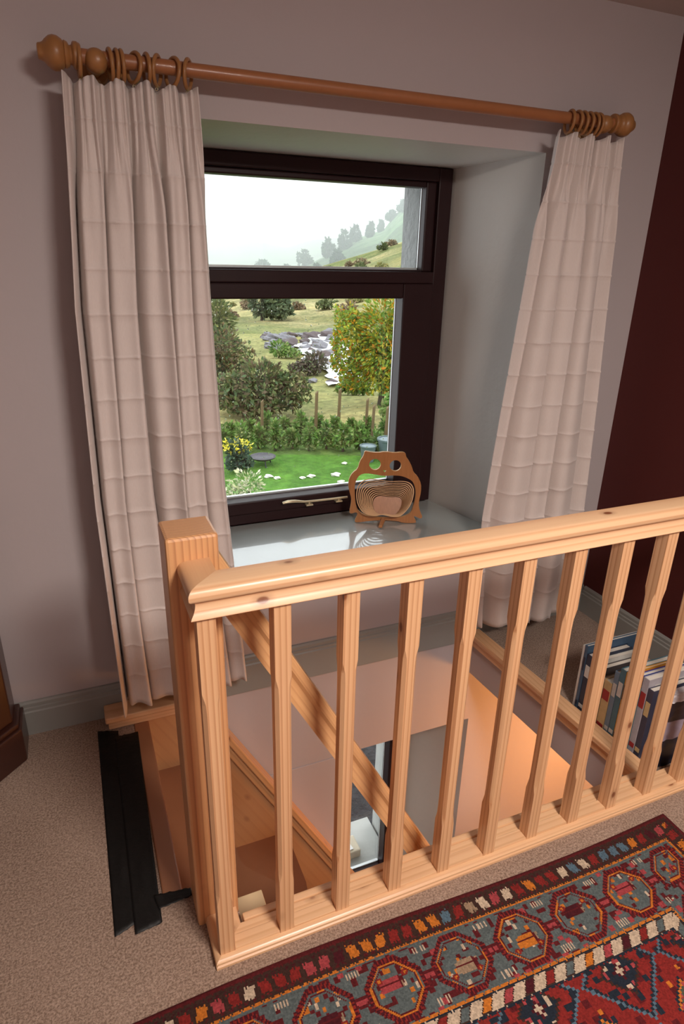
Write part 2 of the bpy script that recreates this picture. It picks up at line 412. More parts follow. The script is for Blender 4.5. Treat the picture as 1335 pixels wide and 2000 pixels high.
# window boards
mb = MB(); mb.hexa([(0.142, 1.835, 0.417), (1.467, 1.835, 0.417), (1.358, 2.238, 0.417), (0.25, 2.238, 0.417),
                    (0.142, 1.835, 0.445), (1.467, 1.835, 0.445), (1.358, 2.238, 0.451), (0.25, 2.238, 0.451)], 0.006)
mb.build('window_sill', M['sill'], w1)
MB().box(0.79, 1.32, 2.315, 2.60, -1.759, -1.725, 0.004).build('outer_sill', M['pale_stone'], w2)
blk_ = thing('stone_block', 'pale stone block on the ledge outside the ground floor window', 'stone', (1.10, 2.43, -1.725))
MB().box(1.02, 1.17, 2.36, 2.47, -1.7245, -1.670, 0.008).build('block', plain('pale_limestone', (.60, .52, .40), .9, .2, 30, .4, 40), blk_)
MB().hexa([(1.03, 2.37, -1.669), (1.13, 2.375, -1.669), (1.12, 2.44, -1.669), (1.02, 2.43, -1.669), (1.03, 2.37, -1.663), (1.13, 2.375, -1.663), (1.12, 2.44, -1.663), (1.02, 2.43, -1.663)], .001).build('white_slip', M['white'], blk_)
# casement stay
st = bpy.data.objects.new('casement_stay', None); COL.objects.link(st); st.parent = w1; st.location = (0, 0, 0)
xs0, xs1, zz = 0.690, 0.962, 0.520
mb = MB(); mb.tube([(xs0, 2.205, zz + .012), (xs0 + .02, 2.203, zz + .016), (xs0 + .05, 2.204, zz + .014), (xs0 + .09, 2.207, zz + .006), (xs0 + .14, 2.207, zz + .004), (xs1, 2.207, zz + .003)],
                   [.0045, .0065, .006, .0045, .0045, .0045], 10)
mb.build('arm', M['brass'], st, smooth=40)
for xp in (0.80, 0.925):
    MB().box(xp - .014, xp + .014, 2.200, 2.224, zz - .012, zz - .006, 0.001).lathe([(0, .004), (.014, .004)], (xp, 2.208, zz - .008), (0, 0, 1), 10).build('pin', M['brass'], st)
# raindrops on the outside of the casement pane
mb = MB()
bm0 = bmesh.new(); bmesh.ops.create_icosphere(bm0, subdivisions=1, radius=1.0); bm0.verts.index_update()
iv = [v.co.copy() for v in bm0.verts]; jf = [[v.index for v in f.verts] for f in bm0.faces]; bm0.free()
for k in range(620):
    x = g1[0] + (g1[1] - g1[0]) * (random.random() ** 1.5); z = g1[2] + (g1[3] - g1[2]) * (0.12 + 0.88 * random.random() ** 0.8)
    r = random.choice([0.0010, 0.0013, 0.0017, 0.0022, 0.0029])
    mb.add([(x + p.x * r, 2.2852 + abs(p.y) * r * 0.8, z + p.z * r * 1.25) for p in iv], jf)
tag(mb.build('raindrops', M['drop'], sash1, smooth=True), kind='stuff')

# ------------------------------------------------------------------ balustrade
bal = thing('balustrade', 'pine balustrade with chamfered spindles guarding the stair opening', 'balustrade', (0.157, 0.95, 0.0))
XE = 1.944      # it runs on to the red wall
mb = MB(); mb.box(0.1115, 0.2045, 1.035, 1.128, -0.16, 0.962, 0.006); mb.build('newel_post', M['newel'], bal)
# profiles: (o, z) with o = distance outwards from the rail's back face
def mitred(profile, depth, zb):
    """sweep a profile along the return to the newel and then along the rail"""
    yb = 0.922 + depth; xb = 0.128 + depth
    P0 = [(xb - o, 1.0345, zb + z) for o, z in profile]
    P1 = [(xb - o, yb - o, zb + z) for o, z in profile]
    P2 = [(XE, yb - o, zb + z) for o, z in profile]
    return P0, P1, P2
HR = [(0.0, 0.0), (0.0545, 0.0), (0.0560, 0.0015), (0.0545, 0.005), (0.0500, 0.011), (0.0470, 0.018), (0.0458, 0.025), (0.0465, 0.0295), (0.0495, 0.0325), (0.0545, 0.0345), (0.0572, 0.038),
      (0.0580, 0.043), (0.0572, 0.049), (0.0545, 0.0535), (0.050, 0.057), (0.040, 0.0593), (0.0, 0.0600)]
# the rail itself has both sides moulded; the far side mirrors the near one
def full(profile, w):
    return [(w - o, z) for o, z in profile[1:]][::-1] + profile[1:] if False else profile
P0, P1, P2 = mitred(HR, 0.058, 0.858)
hr = MB().loft([P1, P2]).build('hand_rail', M['rail'], bal, smooth=35)
MB().loft([P0, P1]).build('rail_return', M['pineY'], hr, smooth=35)
BR = [(0.0, 0.0), (0.0695, 0.0), (0.0695, 0.006), (0.0665, 0.0085), (0.0665, 0.012), (0.069, 0.0145), (0.069, 0.0175), (0.0655, 0.021), (0.060, 0.0225), (0.0, 0.0225)]
P0, P1, P2 = mitred(BR, 0.0695, 0.0005)
br = MB().loft([P1, P2]).build('base_rail', M['pineX'], bal, smooth=30)
MB().loft([P0, P1]).build('base_return', M['pineY'], br, smooth=30)
MB().box(0.206, HX1b, 0.9925, 1.012, -0.10, 0.026, 0.003).build('opening_lining', M['pineX'], bal)
# spindles: square ends, chamfered middle
hw = 0.016
def sq(z): return [(sx * a, sy * b_, z) for sx, sy, a, b_ in ((-1,-1,hw,hw-.0002),(-1,-1,hw-.0002,hw),(1,-1,hw-.0002,hw),(1,-1,hw,hw-.0002),(1,1,hw,hw-.0002),(1,1,hw-.0002,hw),(-1,1,hw-.0002,hw),(-1,1,hw,hw-.0002))]
def oc(z, c): return [(sx * a, sy * b_, z) for sx, sy, a, b_ in ((-1,-1,hw,hw-c),(-1,-1,hw-c,hw),(1,-1,hw-c,hw),(1,-1,hw,hw-c),(1,1,hw,hw-c),(1,1,hw-c,hw),(-1,1,hw-c,hw),(-1,1,hw,hw-c))]
rings = [sq(0.0), sq(0.150), oc(0.162, 0.003), oc(0.175, 0.0058), oc(0.20, 0.0068), oc(0.63, 0.0068), oc(0.655, 0.0058), oc(0.668, 0.003), sq(0.680), sq(0.8358)]
spin = None
ks = 0
x = 0.1566
xsp = []
while x < XE - 0.02:
    if spin is None:
        spin = MB().loft([[(p[0], p[1], p[2]) for p in r] for r in rings]).build('spindle', M['pineZ'], None, smooth=False)
        o = spin
    else:
        o = spin.copy(); COL.objects.link(o)
    o.parent = bal; o.location = Vector((x, 0.952, 0.0225)) - world_loc(bal)
    o.rotation_euler = (0, 0, 0)
    xsp.append(x); x += 0.1334
for a, b_ in zip(xsp, xsp[1:]):
    MB().box(a + hw + .0005, b_ - hw - .0005, 0.937, 0.967, 0.0228, 0.0285, 0.001).build('fillet', M['pineX'], bal)

# ------------------------------------------------------------------ staircase (steep, paddle treads)
stairs = thing('staircase', 'steep pine space-saver staircase going down behind the balustrade', 'staircase', (0.4, 1.46, GZ))
PITCH = 1.832; RISE = 0.235; GO = RISE / PITCH
yS0, yS1 = 1.135, 1.807
def line(x): return -0.175 - PITCH * (x - 0.363)     # top edge of the wall string
def tread(k):
    z = -RISE * k
    xw, xn, xb = 0.176 + GO * k, 0.062 + GO * k, 0.176 + GO * (k - 2) - 0.005
    wide_wall = (k % 2 == 1)
    pts = []
    n = 20
    for i in range(n + 1):
        t = i / n; y = yS0 + (yS1 - yS0) * t
        s = smooth01(0.36, 0.64, t) if wide_wall else 1 - smooth01(0.36, 0.64, t)
        pts.append((xn + (xw - xn) * s, y))
    poly = [(xb, yS0)] + pts + [(xb, yS1)]
    return MB().prism(poly, lambda p: (p[0], p[1], z - 0.026), lambda p: (p[0], p[1], z)).build('tread', M['tread'], stairs)
for k in range(1, 10): tread(k)
MB().box(0.046, 0.092, HYn, yS1, -0.024, 0.001, 0.004).build('landing_nosing', M['tread'], stairs)
# wall string with a moulded top and a level cap on the landing
xa, xz = 0.19, 1.32
perp = 0.30 / math.cos(SL)
mb = MB(); mb.prism([(0.046, 0.030), (0.262, 0.010), (xz, line(xz)), (xz - 0.10, line(xz) - 0.30), (0.06, -0.40), (0.046, -0.3)],
                    lambda p: (p[0], yS1, p[1]), lambda p: (p[0], yS1 + 0.032, p[1]))
ws = mb.build('wall_string', M['string'], stairs)
# sloping moulding on top of the string
def sloped(x0, x1, y0, y1, t0, t1):  # slab between perpendicular offsets t0..t1 under the string line
    k0, k1 = t0 / math.cos(SL), t1 / math.cos(SL)
    return [(x0, y0, line(x0) - k1), (x1, y0, line(x1) - k1), (x1, y1, line(x1) - k1), (x0, y1, line(x0) - k1),
            (x0, y0, line(x0) - k0), (x1, y0, line(x1) - k0), (x1, y1, line(x1) - k0), (x0, y1, line(x0) - k0)]
MB().hexa(sloped(0.262, xz, yS1 - 0.018, WY - 0.006, -0.004, 0.020), 0.004).build('string_moulding', M['pineD'], ws)
MB().hexa(sloped(0.262, xz, yS1 - 0.009, yS1, 0.020, 0.048), 0.003).build('string_bead', M['pineD'], ws)
cp = MB().box(-0.038, 0.262, 1.772, 1.849, 0.030, 0.052, 0.005).build('string_cap', M['pineX'], stairs)
MB().box(-0.030, 0.262, 1.782, 1.849, 0.001, 0.030, 0.003).build('cap_moulding', M['pineX'], cp)
# near string, post block
mb = MB(); mb.prism([(0.21, -0.20), (0.30, -0.235), (xz, line(xz) - 0.10), (xz - 0.10, line(xz) - 0.42), (0.21, -0.5)],
                    lambda p: (p[0], 1.102, p[1]), lambda p: (p[0], 1.134, p[1]))
mb.build('near_string', M['pineD'], stairs)
MB().box(0.208, 0.306, 1.100, 1.222, -0.232, -0.200, 0.002).build('support_block', M['ply'], stairs)
# sloping hand rail from the newel
ry0, ry1 = 1.048, 1.104; x0, x1 = 0.2048, 1.03; top0 = 0.918
def rl(x): return top0 - PITCH * (x - x0)
cs = 1 / math.cos(SL)
prof = [(0.0, 0.006), (0.004, 0.0), (0.052, 0.0), (0.056, 0.006), (0.056, 0.018), (0.050, 0.026), (0.050, 0.036), (0.055, 0.046), (0.055, 0.058), (0.001, 0.058), (0.001, 0.046), (0.006, 0.036), (0.006, 0.026), (0.0, 0.018)]
mb = MB(); mb.loft([[(xx, ry0 + a, rl(xx) - t * cs) for a, t in prof] for xx in (x0, x1)])
mb.build('stair_rail', M['pineD'], stairs, smooth=30)

# ------------------------------------------------------------------ curtain pole, rings, curtains
PY, PZ, PR = 1.772, 1.817, 0.0155
pole = thing('curtain_pole', 'stained wooden curtain pole with turned finials above the window', 'curtain pole', (0.86, PY, PZ))
MB().lathe([(0.0, PR), (1.53, PR)], (0.10, PY, PZ), (1, 0, 0), 28).build('rod', M['pole'], pole, smooth=40)
FP = [(0, .014), (.001, .024), (.004, .0265), (.011, .0265), (.014, .024), (.016, .019), (.020, .018), (.023, .0235), (.027, .0255), (.030, .0265), (.032, .0245), (.034, .0275), (.043, .0325), (.052, .0335),
      (.060, .031), (.068, .0245), (.073, .019), (.078, .0165), (.082, .016), (.0845, .014), (.0855, .008), (.0858, .001)]
MB().lathe(FP, (0.103, PY, PZ), (-1, 0, 0), 32).build('finial', M['ring'], pole, smooth=35)
MB().lathe(FP, (1.622, PY, PZ), (1, 0, 0), 32).build('finial', M['ring'], pole, smooth=35)
for bx in (0.136, 1.590):
    b_ = MB().lathe([(-.030, .004), (-.028, .013), (-.020, .021), (-.008, .0245), (.006, .0245), (.018, .021), (.026, .0165), (.034, .0135), (.060, .0135), (.070, .017), (.078, .0165)],
               (bx, PY, PZ - 0.006), (0, 1, 0), 28).build('bracket', M['ring'], pole, smooth=35)
    MB().lathe([(0, .030), (.004, .034), (.010, .034), (.0145, .030)], (bx, WY - .0149, PZ - 0.006), (0, 1, 0), 28).build('wall_rose', M['ring'], b_, smooth=35)
def curtain_ring(x, tilt, lean, label, group, first=[None]):
    if first[0] is None:
        rm = MB().torus((0, 0, 0), (1, 0, 0), 0.0292, 0.0046, 36, 10).build('curtain_ring', M['ring'], smooth=True)
        ey = MB().torus((0, 0, -0.0365), (0, 1, 0), 0.0030, 0.0009, 14, 6).build('eyelet', M['brass'], rm, smooth=True)
        first[0] = rm; o = rm
    else:
        o = first[0].copy(); COL.objects.link(o)
        for ch in first[0].children:
            c_ = ch.copy(); COL.objects.link(c_); c_.parent = o
    o.location = (x, PY, PZ - 0.0092)
    o.rotation_euler = (0, lean, tilt)
    return tag(o, label, 'curtain ring', group)
curtain_ring(0.1005, .03, .02, 'wooden ring between finial and bracket above the curtain behind the newel post', 'rings of the curtain behind the newel post')
for x, t, l in [(0.166, .06, -.06), (0.178, .10, .03), (0.1905, .05, -.04), (0.217, .42, .10), (0.2445, .12, -.02), (0.268, -.42, .12), (0.303, .38, .12), (0.338, -.45, .10)]:
    curtain_ring(x, t, l, 'wooden ring on the pole above the curtain behind the newel post', 'rings of the curtain behind the newel post')
for x, t, l in [(1.462, -.22, .05), (1.488, -.14, .05), (1.508, -.08, .03), (1.530, -.10, .04), (1.550, -.04, .02), (1.566, -.05, .03)]:
    curtain_ring(x, t, l, 'wooden ring on the pole above the curtain beside the red wall', 'rings of the curtain beside the red wall')

def curtain(name, label, zz, xl, xr, zb, nf, seed, lead, back_edge):
    rg = random.Random(seed)
    ztop = 1.781
    zs = set(np.linspace(zb, ztop, 90).tolist())
    tucks = [ztop - 0.085 - 0.1055 * i for i in range(20)]
    tucks = [t for t in tucks if t > zb + 0.05]
    zs = {z for z in zs if all(abs(z - t) > 0.008 for t in tucks)} | {zb, ztop}
    for t in tucks:
        for d_ in (-.0045, -.0025, -.001, .001, .0025, .0045): zs.add(t + d_)
    zs = sorted(zs, reverse=True)
    ns = 300
    ph = [rg.uniform(-.5, .5) for _ in range(12)]
    wob = [rg.uniform(-1, 1) for _ in range(8)]
    kn = [[rg.random() for _ in range(nf)] for _ in tucks]
    V = []; F = []
    for z in zs:
        a, b_ = interp(z, zz, xl), interp(z, zz, xr)
        low = 1 - smooth01(1.50, 1.70, z)          # 0 in the gathered heading, 1 below
        drop = (ztop - z) / (ztop - zb)
        tk = 0.0; ti = None
        for i_, t in enumerate(tucks):
            if abs(z - t) < 0.005: tk = max(0, 1 - abs(z - t) / 0.0045); ti = i_
        for i in range(ns + 1):
            s = i / ns
            sw = s + 0.020 * math.sin(2 * math.pi * (1.3 * s + ph[0])) * low + 0.012 * math.sin(2 * math.pi * (2.1 * s + 0.9 * drop + ph[1])) * low
            th = 2 * math.pi * nf * sw + ph[2] * 2 + 0.7 * math.sin(2.4 * drop + ph[3] * 6) * low
            cc = math.cos(th); fold = 1.15 * (1 - 2 * ((1 - cc) / 2) ** 2.6) + 0.22 * math.sin(th + wob[0]) + 0.16 * math.cos(2 * th + wob[4] * 3 + 1.5 * drop) + 0.22 * math.sin(2 * math.pi * 0.6 * nf * sw + wob[1] * 3)
            amp = (0.019 + 0.017 * low) * (0.75 + 0.35 * drop) * (1 + 0.35 * math.sin(2 * math.pi * 1.7 * s + wob[2] * 3))
            y = PY - 0.004 - amp * fold * 0.9
            x = a + (b_ - a) * s + 0.012 * low * math.sin(th + 0.5) * (0.6 + 0.8 * drop) * min(1, 6 * s, 6 * (1 - s))
            # pencil pleats in the heading tape
            pl = (1 - low)
            y -= 0.0060 * pl * math.cos(2 * math.pi * nf * 3.6 * s) + 0.0022 * pl * math.cos(2 * math.pi * nf * 6.3 * s + 1.1)
            # small drags that run down out of the heading
            mid = smooth01(1.25, 1.6, z) * low
            y -= 0.0045 * mid * math.cos(2 * math.pi * nf * 3 * s + 2 * wob[3])
            if tk:
                nb = 0.0030 * tk
                q = (s * nf) % 1.0; c_ = kn[ti][min(nf - 1, int(s * nf))]
                nb += 0.0032 * tk * max(0, 1 - abs(q - c_) / 0.09)
                y -= nb
            # the leading edge turns in towards the window
            if back_edge and s < 0.10: y += 0.055 * low * (1 - s / 0.10) ** 1.2; x -= 0.0
            if not back_edge and s > 0.955: y += 0.03 * low * ((s - 0.955) / 0.045)
            y = min(y, WY - 0.024)
            zq = z
            if z > ztop - 0.03: zq = z - 0.007 * (1 - math.cos(2 * math.pi * nf * s)) * (z - ztop + 0.03) / 0.03
            if z < zb + 0.10: zq = z + 0.012 * math.cos(th + 0.4) * (zb + 0.10 - z) / 0.10
            V.append((x, y, zq))
    n = ns + 1
    for r in range(len(zs) - 1):
        for i in range(ns):
            F.append((r*n+i, r*n+i+1, (r+1)*n+i+1, (r+1)*n+i))
    mb = MB(); mb.add(V, F)
    o = mb.build(name, M['curtain'], origin=((xl[-1] + xr[-1]) / 2, PY, zb), smooth=True)
    sm = o.modifiers.new('cloth', 'SOLIDIFY'); sm.thickness = 0.0022; sm.offset = 0
    return tag(o, label, 'curtain', 'pair of cream curtains')
curtain('curtain', 'cream tucked curtain hanging between the window and the dark chest, behind the newel post', [0.10, 0.45, 0.78, 1.29, 1.60, 1.78], [0.020, 0.016, 0.014, 0.027, 0.050, 0.061], [0.420, 0.398, 0.378, 0.366, 0.362, 0.355], 0.100, 5, 11, 0, False)
curtain('curtain', 'cream tucked curtain hanging beside the dark red wall', [0.08, 0.30, 0.536, 0.95, 1.344, 1.60, 1.78], [1.350, 1.330, 1.318, 1.345, 1.378, 1.395, 1.411], [1.732, 1.752, 1.752, 1.728, 1.700, 1.680, 1.668], 0.082, 4, 23, 0, True)

# ------------------------------------------------------------------ owl basket on the sill
OC = Vector((1.074, 2.072, 0.4505)); OD = Vector((0.934, -0.358, 0)); ON = Vector((-0.358, -0.934, 0))   # ON points to the room
owl = thing('owl_basket', 'wooden owl shaped folding basket standing on the window sill', 'basket', OC)
def op(u, v, w): return OC + OD * (u / 1000) + ON * (w / 1000) + Vector((0, 0, v / 1000))
def smooth_loop(pts, it=2):
    for _ in range(it):
        q = []
        for i in range(len(pts)):
            a, b_ = pts[i], pts[(i + 1) % len(pts)]
            q += [(0.75*a[0]+0.25*b_[0], 0.75*a[1]+0.25*b_[1]), (0.25*a[0]+0.75*b_[0], 0.25*a[1]+0.75*b_[1])]
        pts = q
    return pts
def filled(loops, thick, name, parent, mats, tf):
    cu = bpy.data.curves.new(name, 'CURVE'); cu.dimensions = '2D'; cu.fill_mode = 'BOTH'; cu.extrude = thick / 2
    for lp in loops:
        sp = cu.splines.new('POLY'); sp.points.add(len(lp) - 1); sp.use_cyclic_u = True
        for i, p in enumerate(lp): sp.points[i].co = (p[0], p[1], 0, 1)
    tmp = bpy.data.objects.new(name, cu); COL.objects.link(tmp)
    dg = bpy.context.evaluated_depsgraph_get(); dg.update()
    me = bpy.data.meshes.new_from_object(tmp.evaluated_get(dg))
    bpy.data.objects.remove(tmp)
    mb = MB()
    for p in me.polygons:
        mb.m.append(1 if abs(p.normal.z) < 0.5 else 0)
    mb.v = [tuple(tf(v.co)) for v in me.vertices]; mb.f = [tuple(p.vertices) for p in me.polygons]
    return mb.build(name, mats, parent)
outer = [(-96,293),(-81,289),(-49,286),(-17,291),(15,286),(44,290),(59,286),(62,271),(76,252),(87,231),(94,209),(112,192),(126,165),(128,131),(122,92),(124,66),(132,45),(141,26),(133,18),(116,27),(104,31),(118,5),(112,0),(66,0),(42,9),(-15,12),(-64,8),(-118,0),(-127,5),(-114,34),(-119,45),(-141,37),(-148,44),(-142,72),(-141,101),(-149,128),(-155,156),(-152,183),(-139,206),(-120,221),(-113,252),(-100,272)]
inner = [(-122,73),(-127,101),(-130,149),(-125,177),(-112,198),(-88,205),(-52,200),(-19,194),(13,197),(46,196),(72,187),(93,174),(103,152),(108,131),(108,103),(101,68),(93,40),(62,24),(23,21),(-18,22),(-64,25),(-98,36),(-116,53)]
circ = lambda cx, cy, r, n=28: [(cx + r * math.cos(2*math.pi*i/n), cy + r * math.sin(2*math.pi*i/n)) for i in range(n)]
filled([smooth_loop(outer, 1), smooth_loop(inner, 2), circ(-55, 240, 22), circ(23, 236, 22), [(-23, 217), (-10, 217), (-16.5, 206)]],
       11, 'owl_frame', owl, [M['owl'], M['owl_edge']], lambda c: op(c.x, c.y, c.z))
rim = smooth_loop([(-120,149),(-111,163),(-96,177),(-71,184),(-44,181),(-12,175),(21,174),(54,176),(80,172),(95,159),(102,138),(97,103),(86,75),(67,50),(48,33),(22,30),(-5,36),(-25,40),(-45,33),(-78,37),(-102,52),(-118,80),(-124,115)], 2)
rc = (-11, 107)
nr = 11
for k in range(nr):
    s = 1 - 0.47 * (k / (nr - 1)) ** 0.9
    cv = 107 - 66 * (k / (nr - 1)); cu_ = -11 + 21 * k / (nr - 1)
    w0 = 12 - 88 * (k / (nr - 1))
    def tf(c, s=s, cv=cv, cu_=cu_, w0=w0):
        dv = (c.y - rc[1]) * s; du = (c.x - rc[0]) * s
        return op(cu_ + du, cv + dv * 0.90 + c.z * 0.45, w0 - dv * 0.36 + c.z)
    lp_in = [(rc[0] + (p[0] - rc[0]) * (1 - 0.034 / s), rc[1] + (p[1] - rc[1]) * (1 - 0.038 / s)) for p in rim]
    if k < nr - 1:
        mb = MB(); n_ = len(rim)
        L4 = [[tf(Vector((p[0], p[1], zc))) for p in lp] for lp, zc in ((rim, -2.6), (rim, 2.6), (lp_in, 2.6), (lp_in, -2.6))]
        for q_ in range(4):
            a_, c_ = L4[q_], L4[(q_ + 1) % 4]
            mb.add(list(a_) + list(c_), [(i, (i + 1) % n_, n_ + (i + 1) % n_, n_ + i) for i in range(n_)], 1 if q_ in (1, 2) else 0)
        mb.build('basket_ring', [M['owl'], M['owl_edge']], owl)
    else: filled([rim], 9.5, 'basket_base', owl, [M['owl'], M['owl']], tf)
mb = MB(); p0, p1 = op(-12, 20, 4), op(-30, 4, 62)
mb.hexa([op(-20, 10, 2), op(-4, 10, 2), op(-22, 1, 60), op(-36, 1, 60), op(-20, 22, 2), op(-4, 22, 2), op(-22, 11, 60), op(-36, 11, 60)], 1.5 / 1000)
mb.build('prop_leg', M['owl'], owl)

# ------------------------------------------------------------------ tape on the landing edge
def tape(name, label, poly, z0, seed, nx=10, ny=40):
    rg = random.Random(seed); a, b_, c_, d_ = [Vector((*p, 0)) for p in poly]     # a-b far edge, d-c near edge
    V = []; F = []
    hgt = [[rg.uniform(0, 1) for _ in range(nx + 1)] for _ in range(ny + 1)]
    for j in range(ny + 1):
        t = j / ny
        for i in range(nx + 1):
            s = i / nx
            p = a.lerp(b_, s).lerp(d_.lerp(c_, s), t)
            e = 0.0015 * rg.uniform(-1, 1) if (j in (0, ny)) else 0
            z = z0 + 0.0012 * hgt[j][i] + (0.004 * math.exp(-((t - .78) / .06) ** 2) * math.exp(-((s - .5) / .2) ** 2))
            V.append((p.x, p.y + e, z))
    n = nx + 1
    for j in range(ny):
        for i in range(nx): F.append((j*n+i, j*n+i+1, (j+1)*n+i+1, (j+1)*n+i))
    o = MB().add(V, F).build(name, M['tape'], smooth=True)
    sm = o.modifiers.new('thickness', 'SOLIDIFY'); sm.thickness = 0.0006; sm.offset = -1
    return tag(o, label, 'tape')
tape('tape_strip', 'black tape strip lying on the carpet along the landing edge', [(-0.065, 1.790), (-0.004, 1.770), (-0.012, 1.095), (-0.067, 1.078)], 0.0008, 1)
tape('tape_strip', 'black tape strip overlapping the brown board at the top of the stairs', [(-0.016, 1.742), (0.054, 1.740), (0.036, 1.072), (-0.024, 1.065)], 0.0026, 2)
tape('tape_strip', 'short black tape piece between the long tapes and the newel post', [(0.026, 1.146), (0.1105, 1.134), (0.1105, 1.112), (0.033, 1.106)], 0.0046, 3, 16, 8)

# ------------------------------------------------------------------ dark chest with a canted corner
ch = thing('chest', 'dark mahogany chest with canted corner and plinth against the wall', 'chest', (-0.62, 1.70, 0))
def cant(ins, z0, z1, nm):
    x1_, y0_ = -0.264 - ins, 1.600 + ins; c = 0.135
    poly = [(-1.0 + ins, 1.846), (x1_, 1.846), (x1_, y0_ + c), (x1_ - c, y0_), (-1.0 + ins, y0_)]
    mb = MB(); bm = bmesh.new()
    lo = [bm.verts.new((p[0], p[1], z0)) for p in poly]; hi = [bm.verts.new((p[0], p[1], z1)) for p in poly]
    bm.faces.new(lo[::-1]); bm.faces.new(hi)
    for i in range(5): bm.faces.new([lo[i], lo[(i+1)%5], hi[(i+1)%5], hi[i]])
    bmesh.ops.bevel(bm, geom=bm.edges[:] + bm.verts[:], offset=0.004, segments=2, profile=0.5, affect='EDGES')
    return mb.bm(bm).build(nm, M['darkwood'], ch)
cant(0.0, 0.001, 0.115, 'plinth'); cant(0.008, 0.115, 0.130, 'plinth_moulding'); cant(0.022, 0.130, 0.80, 'body'); cant(0.0, 0.80, 0.83, 'top')
for z0 in (0.16, 0.38, 0.60):
    d = MB().box(-0.96, -0.44, 1.606, 1.624, z0, z0 + 0.19, 0.004).build('drawer', M['darkwood'], ch)
    for kx in (-0.85, -0.55): MB().lathe([(0, .006), (.010, .007), (.014, .014), (.022, .014), (.025, .008)], (kx, 1.606, z0 + .095), (0, -1, 0), 16).build('knob', M['brass'], d, smooth=35)

# ------------------------------------------------------------------ books along the stair opening
cover_cols = [(0.05,0.10,0.17),(0.62,0.60,0.56),(0.02,0.03,0.06),(0.55,0.54,0.50),(0.06,0.05,0.05),(0.30,0.24,0.16),(0.55,0.40,0.20),(0.07,0.17,0.22),(0.15,0.22,0.30),(0.60,0.30,0.05),(0.35,0.03,0.03),(0.04,0.06,0.28),(0.05,0.05,0.08),(0.08,0.30,0.35),(0.40,0.38,0.42),(0.10,0.05,0.16)]
names = ['dark blue','off-white','near black','pale grey','charcoal','olive brown','tan','teal','slate blue','orange','dark red','royal blue','black','turquoise','light grey','deep purple']
specs = [(0.010,0.245,0.235,1),(0.012,0.252,0.240,0),(0.022,0.225,0.17,2),(0.016,0.215,0.20,3),(0.020,0.200,0.165,4),(0.026,0.172,0.13,5),(0.030,0.188,0.135,6),(0.018,0.240,0.20,8),(0.020,0.262,0.215,7),(0.009,0.262,0.21,9),(0.007,0.255,0.20,10),(0.016,0.262,0.20,11),(0.013,0.232,0.18,13),(0.022,0.275,0.22,14),(0.020,0.250,0.20,12)]
y = 1.345
bmats = {}
def cover_mat(i):
    if i not in bmats: bmats[i] = plain('book_cover_' + names[i].replace(' ', '_').replace('-', '_'), cover_cols[i], 0.4, 0.25, 35)
    return bmats[i]
prev = 'the pine edging'
tilt_all = math.radians(-3)
for k, (th, hh, dd, ci) in enumerate(specs):
    y -= th / 2 + 0.0012
    xs = HX1b - (y - HY0) * (HX1b - HX1a) / (WY - HY0) + 0.040 + random.uniform(0, 0.012)
    lab = names[ci] + (' paperback' if th < 0.012 else ' book') + ' in the row by the stair opening, next to the ' + names[specs[k-1][3] if k else specs[1][3]] + ' one'
    bk = thing('book', lab, 'book', (xs, y, 0.0015), 'books in the row by the stair opening')
    o = Vector((xs, y, 0.0015))
    def B(x0_, x1_, y0_, y1_, z0_, z1_, bev=0.0): return MB().box(o.x + x0_, o.x + x1_, o.y + y0_, o.y + y1_, o.z + z0_, o.z + z1_, bev)
    t2 = th / 2
    B(0.003, dd - 0.004, -t2 + .0018, t2 - .0018, 0.003, hh - 0.003).build('page_block', M['paper'], bk)
    cm = cover_mat(ci)
    B(0.001, dd, -t2, -t2 + 0.0018, 0, hh).build('cover', cm, bk)
    B(0.001, dd, t2 - 0.0018, t2, 0, hh).build('cover', cm, bk)
    sp = B(-0.001, 0.0022, -t2, t2, 0, hh, 0.0008).build('spine', cm, bk)
    lc = cover_mat([1, 2, 1, 0, 6, 1, 10, 3, 1, 2, 6, 9, 1, 10, 6][k])
    B(-0.0016, -0.0009, -t2 + .002, t2 - .002, hh * .62, hh * .82).build('spine_panel', lc, sp)
    B(-0.0016, -0.0009, -t2 + .002, t2 - .002, hh * .08, hh * .14).build('spine_panel', lc, sp)
    if k in (1, 8, 13):
        B(dd * .12, dd * .88, -t2 - .0004, -t2, hh * .45, hh * .92).build('cover_picture', cover_mat([0, 14, 1][[1, 8, 13].index(k)]), bk)
    y -= th / 2
# folded magazine leaning at the end of the row
bag = thing('carrier_bag', 'dark carrier bag with pale printed panels beside the last book', 'bag', (1.56, 1.036, 0.0015))
def bagmesh(x0_, x1_, y0_, y1_, z0_, z1_, seed):
    rg = random.Random(seed); rings_ = []
    for j in range(9):
        t = j / 8; z = z0_ + (z1_ - z0_) * t; q = 1 - 0.25 * t; r_ = []
        for i in range(24):
            a = 2 * math.pi * i / 24; sx = math.copysign(abs(math.cos(a)) ** 0.5, math.cos(a)); sy = math.copysign(abs(math.sin(a)) ** 0.6, math.sin(a))
            r_.append(((x0_+x1_)/2 + sx * (x1_-x0_)/2 * (1 - .1*t) + rg.uniform(-.004, .004), (y0_+y1_)/2 + sy * (y1_-y0_)/2 * q + rg.uniform(-.003, .003), z))
        rings_.append(r_)
    return MB().loft(rings_)
bagmesh(1.475, 1.66, 1.016, 1.052, 0.002, 0.10, 1).build('lower_panel', plain('dark_plastic', (0.020, 0.022, 0.04), 0.4, 0.3, 30), bag, smooth=60)
bagmesh(1.478, 1.655, 1.017, 1.051, 0.10, 0.165, 2).build('middle_panel', plain('lilac_plastic', (0.33, 0.28, 0.36), 0.4, 0.15, 30), bag, smooth=60)
